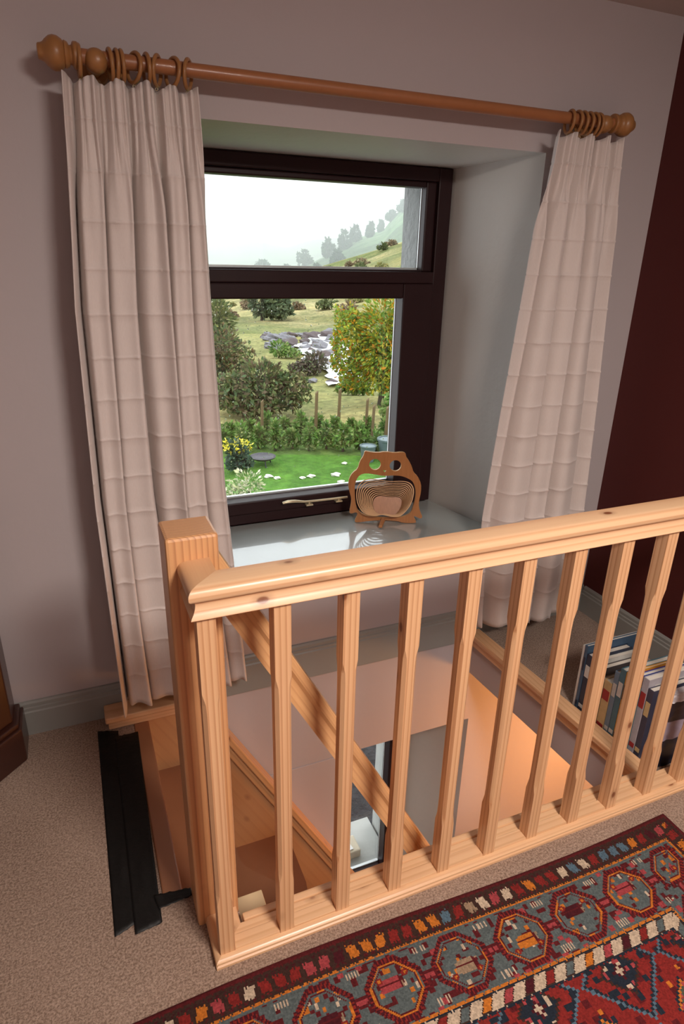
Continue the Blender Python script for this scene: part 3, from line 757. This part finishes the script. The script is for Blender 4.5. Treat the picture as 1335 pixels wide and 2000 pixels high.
bagmesh(1.480, 1.650, 1.018, 1.050, 0.165, 0.235, 3).build('upper_panel', plain('black_plastic', (0.03, 0.02, 0.03), 0.35, 0.3, 30), bag, smooth=60)
bagmesh(1.484, 1.645, 1.019, 1.048, 0.235, 0.262, 4).build('white_panel', plain('white_plastic', (0.68, 0.66, 0.70), 0.35, 0.1, 30), bag, smooth=60)

# ------------------------------------------------------------------ rug (coloured knot by knot)
RX0, RX1, RY0, RY1, KN = -0.86, 1.366, -0.55, 0.886, 0.0032
nx, ny = int((RX1 - RX0) / KN), int((RY1 - RY0) / KN)
XX, YY = np.meshgrid((np.arange(nx) + .5) * KN, (np.arange(ny) + .5) * KN)   # from the near corner
LX, LY = nx * KN, ny * KN
C_ = dict(red=(.19,.016,.013), dred=(.085,.008,.010), brown=(.040,.018,.013), orange=(.46,.14,.018), white=(.46,.36,.26), grey=(.085,.105,.105), pink=(.30,.045,.05),
          maroon=(.055,.006,.010), navy=(.012,.018,.028), beige=(.26,.18,.115), blue=(.075,.125,.165), green=(.06,.075,.05))
img = np.zeros((ny, nx, 3)); img[:] = C_['red']
jag = 0.0022 * np.sin(XX * 830) + 0.0018 * np.sin(YY * 910 + XX * 300)
# distance from the nearest edge, and run along that edge
dT, dB, dL, dR = LY - YY, YY, XX, LX - XX
D = np.minimum(np.minimum(dT, dB), np.minimum(dL, dR)) 
hor = np.minimum(dT, dB) <= np.minimum(dL, dR)
A = np.where(hor, XX, YY)
Dj = D + jag * 0.5
def put(mask, c): img[mask] = C_[c]
def rnd(i, s): return (np.sin(i * 12.9898 + s * 78.233) * 43758.5453) % 1.0
put(Dj < .216, 'grey')
put(Dj < .070, 'orange'); put(Dj < .0655, 'brown'); put(Dj < .0135, 'dred')
# small blocks of the outer guard
pit = .033; i_ = np.floor(A / pit); a_ = A / pit - i_ - .5; w_ = (D - .040)
blk = (np.abs(a_ + w_ * 6 * np.sign(rnd(i_, 1) - .5)) < .33) & (np.abs(w_ + jag) < .0125)
r_ = rnd(i_, 2)
for lo_, hi_, c in ((0, .42, 'red'), (.42, .56, 'orange'), (.56, .66, 'white'), (.66, .78, 'pink'), (.78, .88, 'maroon'), (.88, .95, 'blue'), (.95, 1.1, 'beige')):
    put(blk & (r_ >= lo_) & (r_ < hi_), c)
put((np.abs(Dj - .022) < .0018) & (np.sin(A * 420) > 0), 'maroon'); put((np.abs(Dj - .058) < .002) & (np.sin(A * 380) > .1), 'dred')
# wide border: octagon medallions
W0, W1 = .072, .212; pit = .156; i_ = np.floor(A / pit); u = (A / pit - i_ - .5) * pit; v = D - (W0 + W1) / 2
band = (D > W0) & (D < W1)
sgn = np.where(rnd(i_, 3) > .5, 1.0, -1.0)
octd = np.maximum(np.maximum(np.abs(u), np.abs(v) * 1.02), (np.abs(u) + np.abs(v)) * .76)
put(band & (octd > .064) & (rnd(np.floor(A / .011) + 31 * np.floor(D / .011), 5) > .80), 'dred')
put(band & (octd > .064) & (rnd(np.floor(A / .014) + 17 * np.floor(D / .012), 6) > .90), 'pink')
put(band & (np.abs(octd - .0605) < .0055), 'maroon')
put(band & (np.abs(octd - .0605) < .0055) & (np.sin(np.arctan2(v, u) * 44) > .25), 'red')
put(band & (np.abs(octd - .0525) < .0018) & ((i_ % 2 == 0) | (np.sin(A * 160 + D * 90) > .3)), 'orange'); put(band & (np.abs(octd - .0490) < .0014), 'dred')
ins = band & (octd < .047)
put(ins & (rnd(np.floor(A / .009) + 13 * np.floor(D / .009), 7) > .84), 'dred')
put(ins & (rnd(np.floor(A / .008) + 23 * np.floor(D / .010), 8) > .93), 'orange')
put(ins & (rnd(np.floor(A / .007) + 29 * np.floor(D / .012), 9) > .95), 'white')
bu, bv = u + .006 * sgn, v + .010 * sgn
body = ins & (np.abs(bu + bv * .25) < .027) & (np.abs(bv) < .0135 - .25 * np.maximum(0, np.abs(bu) - .016))
rc_ = (i_ % 4)
for q, c in ((0, 'pink'), (1, 'beige'), (2, 'orange'), (3, 'maroon')): put(body & (rc_ == q), c)
put(body & (np.abs(bv + .002) < .0018), 'dred'); put(body & (bu > .017), 'dred'); put(body & (bu > .021) & (rnd(np.floor(A/.006)+7*np.floor(D/.006), 4) > .5), 'beige')
for off in (-.030, .030):
    fl = ins & (((u - off) ** 2 + (v + .024 * sgn) ** 2) < .0075 ** 2); put(fl, 'red'); put(fl & (((u - off) ** 2 + (v + .024 * sgn) ** 2) < .003 ** 2), 'orange')
for off in (-.072, .072):
    tick = band & (np.abs(u - off) < .010) & (np.abs(np.abs(v) - .055) < .007) & (np.sin((u - off) * 900) > .1); put(tick, 'white')
    fl = band & (((u - off) ** 2 + v ** 2) < .011 ** 2); put(fl, 'dred'); put(fl & (((u - off) ** 2 + v ** 2) < .006 ** 2), 'pink')
put((np.abs(Dj - .2145) < .0030), 'orange')
# white guard
G0, G1 = .2185, .2525
put((Dj > G0 - .001) & (Dj < G1 + .001), 'navy'); put((Dj > G0 + .0025) & (Dj < G1 - .0025), 'white')
pit = .052; i_ = np.floor(A / pit); a_ = (A / pit - i_ - .5) * pit; w_ = D - (G0 + G1) / 2
blk = (np.abs(a_ + w_ * .7) < .0095) & (np.abs(w_) < .0125)
rim_ = (np.abs(a_ + w_ * .7) < .0118) & (np.abs(w_) < .0145); put(rim_, 'brown')
for q, c in ((0, 'maroon'), (1, 'red'), (2, 'grey'), (3, 'orange'), (4, 'pink')): put(blk & (i_ % 5 == q), c)
put((Dj > G1) & (Dj < G1 + .0025), 'navy')
# field: stepped navy motifs, lattice lines, small flowers
fld = D > G1 + .003
fp = .21; iu = np.floor(XX / fp); iv_ = np.floor(YY / fp); fu = (XX / fp - iu - .5) * fp; fv = (YY / fp - iv_ - .5) * fp
step = lambda a, k: np.floor(a / k + .5) * k
di = step(np.abs(fu), .007) + step(np.abs(fv), .007)
put(fld & (rnd(np.floor(XX / .016) + 53 * np.floor(YY / .016), 11) > .90), 'dred'); put(fld & (rnd(np.floor(XX / .010) + 47 * np.floor(YY / .012), 12) > .955), 'navy'); put(fld & (np.abs(di - .098) < .0030), 'blue'); put(fld & (np.abs(di - .091) < .0026), 'navy')
put(fld & (di < .052), 'brown'); put(fld & (di < .045), 'navy'); put(fld & (di < .045) & (rnd(np.floor(XX/.012)+11*np.floor(YY/.012), 3) > .80), 'white')
put(fld & (di < .045) & (rnd(np.floor(XX/.009)+19*np.floor(YY/.010), 5) > .86), 'pink'); put(fld & (di < .018), 'maroon'); put(fld & (di < .009), 'white')
gu = (XX / fp + .5) % 1.0 - .5; gv = (YY / fp + .5) % 1.0 - .5; gu, gv = gu * fp, gv * fp
dj = step(np.abs(gu), .006) + step(np.abs(gv), .006)
put(fld & (dj < .050), 'navy'); put(fld & (dj < .044), 'orange'); put(fld & (dj < .039), 'green'); put(fld & (dj < .039) & (rnd(np.floor(XX/.010)+13*np.floor(YY/.009), 8) > .55), 'maroon')
put(fld & (dj < .039) & (rnd(np.floor(XX/.008)+27*np.floor(YY/.008), 9) > .80), 'pink'); put(fld & (dj < .012), 'orange')
put(fld & (di > .055) & (di < .085) & (rnd(np.floor(XX/.013)+41*np.floor(YY/.013), 2) > .90), 'navy')
put(fld & (dj > .056) & (dj < .09) & (rnd(np.floor(XX/.011)+37*np.floor(YY/.011), 6) > .93), 'orange')
img *= (0.80 + 0.40 * rng.random((ny, nx, 1))) * 1.0
gx, gy = np.meshgrid(np.linspace(RX0, RX1, nx + 1), np.linspace(RY0, RY1, ny + 1))
wave = 0.010 * np.sin(gx * 4.2 + .4) * np.clip((gy - .2) / .68, 0, 1)       # the edge is not quite straight
gz = 0.0075 + 0.0009 * rng.random(gx.shape) + 0.0015 * np.sin(gx * 5) * np.sin(gy * 6)
eg = np.minimum(np.minimum(gx - RX0, RX1 - gx), np.minimum(gy - RY0, RY1 - gy)); gz = np.where(eg < 0.006, 0.002 + eg * 0.9, gz)
vv = np.stack([gx, gy + wave - .004, gz], -1).reshape(-1, 3)
idx = np.arange((nx + 1) * (ny + 1)).reshape(ny + 1, nx + 1)
ff = np.stack([idx[:-1, :-1], idx[:-1, 1:], idx[1:, 1:], idx[1:, :-1]], -1).reshape(-1, 4)
def fast_mesh(name, v, f, mats, facecol=None, attr='col', sm=True):
    me = bpy.data.meshes.new(name); k = f.shape[1]
    me.vertices.add(len(v)); me.vertices.foreach_set('co', v.astype(np.float32).ravel())
    me.loops.add(f.size); me.loops.foreach_set('vertex_index', f.astype(np.int32).ravel())
    me.polygons.add(len(f)); me.polygons.foreach_set('loop_start', np.arange(0, f.size, k, dtype=np.int32))
    me.update(calc_edges=True)
    for m_ in mats: me.materials.append(m_)
    if facecol is not None:
        a = me.color_attributes.new(attr, 'FLOAT_COLOR', 'CORNER')
        c4 = np.ones((len(f), k, 4), np.float32); c4[:, :, :3] = facecol[:, None, :]
        a.data.foreach_set('color', c4.ravel())
    me.polygons.foreach_set('use_smooth', np.full(len(f), sm)); me.validate()
    o = bpy.data.objects.new(name, me); COL.objects.link(o); return o
rm_ = attr_mat('knotted_wool', 'col', 0.95, 160, 0.25, 0.5, 300, 0.002)
tag(fast_mesh('rug', vv, ff, [rm_], img.reshape(-1, 3)), 'red patterned oriental rug with grey border lying on the carpet', 'rug')

# ------------------------------------------------------------------ lamps
def ceiling_lamp(loc, r, strength, label, col):
    L = thing('ceiling_lamp_offscreen', label, 'lamp', loc)
    x_, y_, z_ = loc
    MB().lathe([(0, r * 1.04), (.012, r * 1.06), (.024, r * 1.04)], (x_, y_, z_ - .024), (0, 0, 1), 40).build('lamp_base', M['white'], L, smooth=35)
    MB().lathe([(-.055, .002), (-.053, r * .35), (-.045, r * .65), (-.030, r * .88), (-.012, r * .98), (0, r)], (x_, y_, z_ - .024), (0, 0, 1), 40).build('diffuser_offscreen', emit('opal_glow', col, strength), L, smooth=True)
ceiling_lamp((0.80, -0.60, CZ - .001), 0.30, 84.0, 'round opal ceiling lamp in the room behind the balustrade', (1.0, 0.89, 0.81))
# ground floor pendant under the landing
gl_ = thing('pendant_lamp_offscreen', 'warm globe pendant hanging under the landing on the ground floor', 'lamp', (2.12, 1.20, -0.175))
MB().lathe([(0, .03), (.02, .03)], (2.12, 1.20, -0.196), (0, 0, 1), 20).build('ceiling_rose', M['white'], gl_)
MB().tube([(2.12, 1.20, -0.19), (2.12, 1.20, -0.50)], .003).build('cord', M['black'], gl_)
bm = bmesh.new(); bmesh.ops.create_uvsphere(bm, u_segments=24, v_segments=14, radius=0.09, matrix=Matrix.Translation((2.12, 1.20, -0.58)))
MB().bm(bm).build('globe_offscreen', emit('warm_globe', (1.0, 0.38, 0.06), 100.0), gl_, smooth=True)

# ------------------------------------------------------------------ outside: garden, stream and hills
def at(az, r, z): a = math.radians(az); return Vector((math.sin(a) * r, math.cos(a) * r, z))
AZ1, EL1 = [0, 8, 12, 16, 20, 24, 27, 32, 45], [-3.9, -4.0, -3.7, -2.3, -1.15, 0.1, 1.0, 2.2, 3]
AZ2, EL2 = [0, 8, 12, 16, 18, 20, 22, 24, 26, 26.8, 27.6, 30, 45], [-1.2, -1.4, -1.2, -1.0, -.95, -.4, .55, 1.5, 2.0, 3.0, 3.7, 4.4, 5]
AZ3, EL3 = [0, 12, 15, 18, 20, 23, 26, 30, 45], [1.4, 0.9, 1.1, 0.6, 1.2, 1.5, 1.3, 2, 2]
def wobble(x, y, s):
    return (math.sin(x * s + 1.3 * math.sin(y * s * .7)) + .5 * math.sin(x * s * 2.3 + y * s * 1.7 + 1)) / 1.5
def tz(az, r):
    p = at(az, r, 0)
    z = -2.30
    if r > 13: z -= 0.55 * smooth01(14, 26, r) - 0.12 * wobble(p.x, p.y, .8) * smooth01(13, 16, r)
    z1 = 1.42 + 85 * math.tan(math.radians(interp(az, AZ1, EL1)))
    z2 = 1.42 + 190 * math.tan(math.radians(interp(az, AZ2, EL2)))
    z3 = 1.42 + 420 * math.tan(math.radians(interp(az, AZ3, EL3)))
    if r > 36:
        k = smooth01(34, 88, r); z = z + (z1 - z) * k + 0.5 * wobble(p.x, p.y, .22) * k
    if r > 88:
        k = smooth01(100, 190, r); z = z1 + (z2 - z1) * k - 5 * math.sin(math.pi * min(1, (r - 88) / 102)) * (1 - k) + 0.8 * wobble(p.x, p.y, .08) * k
    if r > 190:
        k = smooth01(215, 420, r); z = z2 + (z3 - z2) * k - 8 * math.sin(math.pi * min(1, (r - 190) / 230)) * (1 - k)
    return z
azs = np.linspace(-6, 46, 160)
rs = np.concatenate([np.linspace(2.8, 14, 36), np.linspace(14.4, 40, 60), np.geomspace(41, 430, 90)])
tv = np.array([[*at(a, r, tz(a, r))] for r in rs for a in azs])
ti = np.arange(len(rs) * len(azs)).reshape(len(rs), len(azs))
tf_ = np.stack([ti[:-1, :-1], ti[:-1, 1:], ti[1:, 1:], ti[1:, :-1]], -1).reshape(-1, 4)
gcol = []
for j in range(len(rs) - 1):
    for i in range(len(azs) - 1):
        r, a = rs[j], azs[i]; p = at(a, r, 0); q = wobble(p.x, p.y, .5) * .5 + .5; q2 = min(1, max(0, wobble(p.x + 9 + .5 * p.y, p.y, .21) * .7 + .5))
        lawn = np.array((.10, .24, .03)); rough_ = np.array((.13, .22, .05)); straw = np.array((.40, .36, .15)); olive = np.array((.20, .25, .075)); heath = np.array((.30, .22, .15)); gr2 = np.array((.13, .21, .10))
        c = lawn if r < 12.3 else rough_
        if r < 5.2: c = np.array((.055, .055, .06))     # slate path along the house
        if r > 13.6: c = straw * (.45 + .55 * q) + olive * (.55 - .55 * q)
        if r > 38: c = straw * .95 * (1 - q2) ** 1.5 + olive * q2 * .75 + heath * (q ** 2 * .6)
        if r > 92: c = gr2 * (.6 + .8 * q2)
        gcol.append(c)
gm_ = attr_mat('grassy_ground', 'col', 0.95, 5.0, 0.45, 0.8, 18, 0.15, nscale2=0.45)
S(fast_mesh('ground_outside', tv, tf_, [gm_], np.array(gcol)))

def leaves(pts, size, cols, seed, up=0.3):
    g = np.random.default_rng(seed); n = len(pts)
    a = g.normal(size=(n, 3)); a /= np.linalg.norm(a, axis=1)[:, None]
    b_ = np.cross(a, g.normal(size=(n, 3))); b_ /= np.linalg.norm(b_, axis=1)[:, None]
    s = size * (0.6 + 0.8 * g.random((n, 1)))
    v = np.stack([pts - a * s, pts + b_ * s * .45, pts + a * s, pts - b_ * s * .45], 1).reshape(-1, 3)
    f = np.arange(4 * n).reshape(n, 4)
    cols = np.array(cols); ci = g.integers(0, len(cols), n)
    c = cols[ci] * (0.65 + 0.7 * g.random((n, 1)))
    return v, f, c
def blob_pts(blobs, n, seed, fill=0.55):
    g = np.random.default_rng(seed); out = []
    vol = np.array([b_[1][0] * b_[1][1] * b_[1][2] for b_ in blobs]) ** .7; vol /= vol.sum()
    for (c, rad), w_ in zip(blobs, vol):
        k = int(n * w_) + 1; d_ = g.normal(size=(k, 3)); d_ /= np.linalg.norm(d_, axis=1)[:, None]
        rr = fill + (1 - fill) * g.random((k, 1)) ** .6
        out.append(np.array(c) + d_ * rr * np.array(rad) * (1 + .12 * np.sin(d_[:, :1] * 9) + .1 * np.sin(d_[:, 2:] * 11)))
    return np.concatenate(out)
lm = attr_mat('leaf_green', 'col', 0.7, translucent=0.25)
bark = plain('bark', (0.07, 0.05, 0.035), 0.9, 0.3, 20)
def plant(name, label, cat, base, blobs, n, leaf, cols, seed, group=None, trunk=None):
    t = thing(name, label, cat, base, group)
    v, f, c = leaves(blob_pts(blobs, n, seed), leaf, cols, seed)
    o = fast_mesh('foliage', v - np.array(base), f, [lm], c, sm=False); o.parent = t
    mb = MB(); top = Vector(blobs[0][0]); b0 = Vector(base)
    rt = trunk or 0.03
    mb.tube([b0, b0.lerp(top, .5) + Vector((rt, 0, 0)), top], [rt, rt * .8, rt * .4], 8)
    for bl in blobs[1:5]:
        mb.tube([b0.lerp(top, .35), Vector(bl[0])], [rt * .5, rt * .2], 6)
    mb.build('stem', bark, t, smooth=True)
    return t
def clump(az, r, w_, h_, k, seed, sink=0.0):
    g = random.Random(seed); z = tz(az, r) - sink; out = []
    for i in range(k):
        t = (i + .5) / k; dx = g.uniform(-.5, .5) * w_ * .75; p = at(az, r, 0)
        hh = h_ * g.uniform(.45, .80); rx = w_ * g.uniform(.20, .32)
        out.append(((p.x + dx * .93, p.y - dx * .3 + g.uniform(-.2, .2) * w_, z + hh * .62), (rx, rx, hh * .45)))
    p = at(az, r, z); out.insert(0, ((p.x, p.y, z + h_ * .55), (w_ * .30, w_ * .28, h_ * .46)))
    return tuple(p), out
YEL = [(.42,.36,.03),(.34,.34,.03),(.30,.34,.04),(.16,.28,.035),(.50,.20,.015),(.22,.32,.05),(.13,.24,.04),(.20,.30,.05),(.40,.30,.03)]
b0, bl = clump(26.3, 17.6, 2.5, 3.5, 9, 41)
plant('rowan_tree', 'rowan tree with yellow and orange autumn leaves beyond the garden fence', 'tree', b0, bl, 16000, .062, YEL, 3, trunk=.09)
DK = [(.09,.13,.045),(.12,.16,.05),(.15,.12,.06),(.07,.11,.045),(.19,.19,.08),(.14,.10,.06)]
b0, bl = clump(15.7, 16.2, 2.1, 1.50, 8, 12)
plant('large_bush', 'large dark green bush behind the fence beside the stream', 'bush', b0, bl, 8500, .07, DK, 4)
b0, bl = clump(12.4, 21.5, 2.0, 2.0, 6, 13)
plant('large_bush', 'brown green bush half hidden by the curtain edge', 'bush', b0, bl, 4500, .07, DK + [(.18,.12,.05)], 5)
b0, bl = clump(12.0, 30.0, 2.6, 2.6, 6, 14)
plant('hedge_tree', 'olive green tree rising behind the brown green bush', 'tree', b0, bl, 4500, .12, [(.13,.16,.05),(.18,.18,.06),(.09,.12,.04)], 6, trunk=.1)
b0, bl = clump(15.8, 46.0, 3.2, 2.6, 6, 15)
plant('hedge_tree', 'grey green tree on the hillside above the stream rocks', 'tree', b0, bl, 4000, .17, [(.10,.14,.07),(.14,.17,.08),(.08,.11,.06)], 7, trunk=.1)
# weeds and shrubs in front of the fence line
GW = [(.12,.24,.045),(.16,.28,.06),(.10,.18,.05),(.20,.28,.08),(.24,.27,.10)]
for k in range(25):
    az = 10.6 + (k % 13) * 1.55 + (.78 if k > 12 else 0) + random.uniform(-.04, .04)
    b0, bl = clump(az, (12.75 if k < 13 else 13.75) + random.uniform(-.05, .05) + (.12 if k % 2 else -.12), .38, random.uniform(.38, .66), 3, 50 + k)
    plant('garden_shrub', 'leafy green shrub growing along the garden fence', 'shrub', b0, bl, 650, .055, GW, 60 + k, 'shrubs along the garden fence')
b0, bl = clump(13.2, 11.3, .62, .62, 4, 81)
t_ = plant('flowering_shrub', 'dark leaved shrub with yellow flower heads on the lawn', 'shrub', b0, bl, 900, .06, [(.06,.11,.07),(.08,.14,.09),(.05,.08,.06)], 82)
pp = blob_pts([((b0[0], b0[1], b0[2] + .50), (.28, .2, .16))], 170, 83, .6)
v, f, c = leaves(pp, .035, [(.75,.62,.05),(.80,.70,.12)], 84); o = fast_mesh('flowers', v - np.array(b0), f, [lm], c, sm=False); o.parent = t_
b0, bl = clump(14.2, 9.3, .80, .72, 5, 85)
plant('variegated_shrub', 'cream and green variegated shrub below the window', 'shrub', b0, bl, 1300, .035, [(.62,.58,.40),(.50,.50,.28),(.25,.36,.14),(.70,.66,.52),(.14,.25,.08)], 86)
# fence posts
post_m = plain('weathered_post', (0.13, 0.085, 0.035), 0.9, 0.25, 12)
for az, r, h_, sx in [(15.55, 13.3, .95, .035), (20.45, 13.5, 1.10, .04), (22.55, 14.6, 1.0, .042), (25.05, 13.6, .95, .035), (25.65, 13.2, .90, .035), (26.95, 12.9, .95, .05)]:
    p = at(az, r, tz(az, r) - .05)
    mb = MB(); mb.loft([[(p.x + sx * (1 - .1*t) * math.cos(a_*math.pi/4) + .03*t, p.y + sx * math.sin(a_*math.pi/4), p.z + h_ * t + (.03*math.cos(a_*math.pi/4) if t == 1 else 0)) for a_ in range(8)] for t in (0, .5, 1)])
    tag(mb.build('fence_post', post_m, origin=p), 'round wooden fence post between the garden and the rough meadow', 'post', 'fence posts')
# tubs beside the posts and fire bowl on the lawn
tub_m = plain('grey_green_tub', (0.09, 0.12, 0.125), 0.4, 0.2, 10); wat = plain('still_water', (0.25, 0.30, 0.33), 0.05, 0.05, 4)
for az, r, rr, h_, lab in [(25.35, 12.05, .15, .32, 'small round water tub standing by the fence posts'), (27.30, 12.18, .22, .44, 'large round water tub standing by the thick fence post')]:
    p = at(az, r, tz(az, r)); t_ = thing('water_tub', lab, 'tub', p)
    MB().lathe([(0, rr * .8), (h_ * .9, rr), (h_ * .93, rr * 1.12), (h_, rr * 1.12), (h_, rr * .95), (h_ * .93, rr * .93)], p, (0, 0, 1), 28).build('tub_wall', tub_m, t_, smooth=40)
    MB().lathe([(h_ * .94, rr * .94), (h_ * .95, rr * .94)], p, (0, 0, 1), 28).build('water', wat, t_)
p = at(15.6, 11.75, tz(15.6, 11.75)); t_ = thing('fire_bowl', 'low round dark metal fire bowl standing on the lawn', 'fire bowl', p)
MB().lathe([(.10, .05), (.11, .16), (.15, .24), (.17, .25), (.17, .23), (.14, .20), (.12, .02)], p, (0, 0, 1), 28).build('bowl', plain('dark_iron', (.05, .045, .055), .4, .3, 20), t_, smooth=40)
for k in range(3):
    a = 2.1 * k + .5; MB().tube([p + Vector((math.cos(a) * .16, math.sin(a) * .16, .12)), p + Vector((math.cos(a) * .21, math.sin(a) * .21, 0))], .012).build('leg', M['black'], t_)
def rock_mesh(p, r, seed, mat, name, flat=.65):
    bm = bmesh.new(); bmesh.ops.create_icosphere(bm, subdivisions=3, radius=1); g = random.Random(seed); o_ = [g.uniform(0, 9) for _ in range(6)]
    for v_ in bm.verts:
        c = v_.co; k = 1 + .22 * math.sin(c.x * 3 + o_[0]) * math.sin(c.y * 3.4 + o_[1]) + .15 * math.sin(c.z * 5 + o_[2] + c.x * 4)
        v_.co = Vector((c.x * r * k * 1.25, c.y * r * k, c.z * r * k * flat)) + Vector(p)
    return MB().bm(bm).build(name, mat, origin=p, smooth=45)
wm = plain('pale_stone', (.62, .60, .50), .8, .1, 10)
for k, (az, r) in enumerate([(16.1, 11.0), (16.9, 10.9), (19.3, 10.9), (20.1, 11.0), (22.9, 10.7), (22.4, 11.1), (23.2, 11.8)]):
    p = at(az, r, tz(az, r) + .02); tag(rock_mesh(p, random.uniform(.04, .07), 90 + k, wm, 'lawn_stone', .5), 'pale stone lying on the lawn', 'stone', 'pale stones on the lawn')
# stream: tumbling white water between grey boulders
m, nt, b = newmat('white_water'); co = objco(nt)
nt.links.new(mixc(nt, ramp(nt, noise(nt, 1.4, 5, co, .6), [(.34, 0.0), (.50, 1.0)]), (.35, .38, .40), (.95, .96, .97)), b.inputs['Base Color']); b.inputs['Roughness'].default_value = .3
bump(nt, b, noise(nt, 3, 4, co), .5, .2)
cl = [(22.9, 22.0, 1.0), (23.2, 23.5, 1.2), (22.6, 25.5, 1.5), (21.7, 28, 2.0), (20.9, 30.5, 2.6), (21.3, 33, 2.6), (21.6, 36, 2.2), (20.8, 38.5, 1.5)]
V = []; F = []
cl2 = []
for i in range(len(cl) - 1):
    for t in np.linspace(0, 1, 5)[:-1]: cl2.append(tuple(cl[i][q] * (1 - t) + cl[i + 1][q] * t for q in range(3)))
cl2.append(cl[-1])
for i, (az, r, w_) in enumerate(cl2):
    for j in range(9):
        s = (j / 8 - .5) * w_ * (1 + .25 * math.sin(i * 1.7 + (j > 4) * 2)); a2 = az + math.degrees(s / r)
        V.append(at(a2, r, tz(a2, r) + .09 + .04 * math.sin(i * 1.1 + j)))
for i in range(len(cl2) - 1):
    for j in range(8): F.append((i*9+j, i*9+j+1, (i+1)*9+j+1, (i+1)*9+j))
st_ = MB().add(V, F).build('stream', m, smooth=True, origin=at(21.7, 28, tz(21.7, 28)))
tag(st_, 'foaming white stream tumbling between grey boulders', 'stream', kind='stuff')
rk = plain('wet_grey_rock', (.17, .16, .175), .6, .45, 2.5, .5, 6, bdist=.1)
rk2 = plain('brown_heather_rock', (.10, .075, .075), .8, .4, 3, .5, 6, bdist=.1)
g = random.Random(5); placed = []
bush_spots = [(20.4, 24.5, 1.7), (17.2, 29, 1.6), (23.8, 20.2, 1.0), (26.8, 29, 2.0)]
k = 0
for n_try in range(4000):
    if len(placed) >= 69: break
    if n_try < 1500 and k < 48: az, r = g.uniform(16.0, 22.4), g.uniform(31.5, 38.5); rr = g.choice([.16, .18, .22, .26, .32, .40])
    else: az, r = g.choice([20.6, 21.2, 23.9, 24.3, 22.4, 20.2]) + g.uniform(-.6, .6), g.uniform(22.5, 31); rr = g.uniform(.14, .30)
    p = at(az, r, tz(az, r) + rr * .32)
    if any((p - q).length < 1.28 * (rr + q2) for q, q2 in placed): continue
    if any((p - at(a_, r_, p.z)).length < w_ * .75 + rr * 1.5 for a_, r_, w_ in bush_spots): continue
    placed.append((p, rr))
    tag(rock_mesh(p, rr, 200 + k, rk if k % 4 else rk2, 'boulder'), 'wet grey boulder in the bed of the stream' if k % 4 else 'dark brown boulder in the bed of the stream', 'boulder', 'grey boulders in the stream' if k % 4 else 'brown boulders in the stream')
    k += 1
HB = [(.10,.085,.07),(.13,.10,.08),(.09,.11,.05),(.16,.13,.09)]
b0, bl = clump(20.4, 24.5, 1.7, .9, 4, 31)
plant('heather_bush', 'brown heather bush on the near bank of the stream', 'bush', b0, bl, 1500, .08, HB, 32)
for k, (az, r, w_, h_) in enumerate([(17.2, 29, 1.6, .8), (23.8, 20.2, 1.0, .6), (26.8, 29, 2.0, 1.1), (28.0, 15.2, 1.0, 1.0)]):
    b0, bl = clump(az, r, w_, h_, 3, 70 + k)
    plant('meadow_bush', 'low green bush in the rough meadow near the stream', 'bush', b0, bl, 900, .08, GW, 75 + k, 'bushes in the rough meadow')
tus = [at(15.8, 46, 0) + Vector((d_, 0, 0)) for d_ in (-1.6, 0, 1.6)]
for k in range(62):
    az, r = g.uniform(11.5, 28.5), g.uniform(41, 82); w_ = g.uniform(.7, 2.0); pt = at(az, r, 0)
    if any((pt - q).length < 2.2 for q in tus): continue
    tus.append(pt); b0, bl = clump(az, r, w_, w_ * g.uniform(.4, .7), 2, 400 + k, .1)
    plant('hillside_tussock', ['straw coloured grass tussock on the open hillside', 'dark green tussock on the open hillside', 'brown heath tussock on the open hillside'][k % 3], 'tussock', b0, bl, 260, .16, [[(.30,.27,.11),(.24,.25,.09)],[(.12,.15,.06),(.10,.13,.05)],[(.26,.18,.11),(.2,.17,.1)]][k % 3], 440 + k, ['straw tussocks', 'green tussocks', 'brown tussocks'][k % 3] + ' on the hillside')
# trees on the misty hill
g = random.Random(3)
for k, (az, w_, h_) in enumerate([(13.4, 3, 2.4), (16.0, 5, 3.4), (16.0 + 2, 3, 2.2), (19.5, 3.4, 4.4), (20.5, 3, 3), (21.4, 3.2, 5.0), (22.75, 3.2, 5.0), (22.2, 3.6, 4), (23.7, 3, 4.4), (24.95, 2.4, 4), (25.75, 2.2, 3.2), (25.9, 3, 3), (26.6, 3.6, 3), (27.5, 3.4, 3)]):
    r = 168 + g.uniform(-6, 10) - (30 if k in (4, 7, 11) else 0); b0, bl = clump(az, r, w_, h_, 4, 300 + k, .4)
    plant('hill_tree', 'dark tree standing on the misty hillside', 'tree', b0, bl, 1500, .32, [(.06,.10,.06),(.08,.12,.07),(.05,.08,.05)], 320 + k, 'trees on the misty hillside', trunk=.25)
# rain mist over the hills
m = bpy.data.materials.new('rain_mist'); m.use_nodes = True; nt = m.node_tree; nt.nodes.clear()
vs_ = nt.nodes.new('ShaderNodeVolumeScatter'); vs_.inputs['Color'].default_value = (.97, .985, 1, 1); vs_.inputs['Density'].default_value = 0.0090; vs_.inputs['Anisotropy'].default_value = 0.3
o_ = nt.nodes.new('ShaderNodeOutputMaterial'); nt.links.new(vs_.outputs[0], o_.inputs['Volume'])
mist = MB(); a0, a1, r0, r1 = -8, 48, 92, 460
ptsm = [at(a, r0, 0) for a in np.linspace(a0, a1, 12)] + [at(a, r1, 0) for a in np.linspace(a1, a0, 12)]
mist.prism([(p.x, p.y) for p in ptsm], lambda p: (p[0], p[1], -18), lambda p: (p[0], p[1], 60))
tag(mist.build('mist', m), 'pale rain mist hanging over the distant hills', 'mist', kind='stuff')
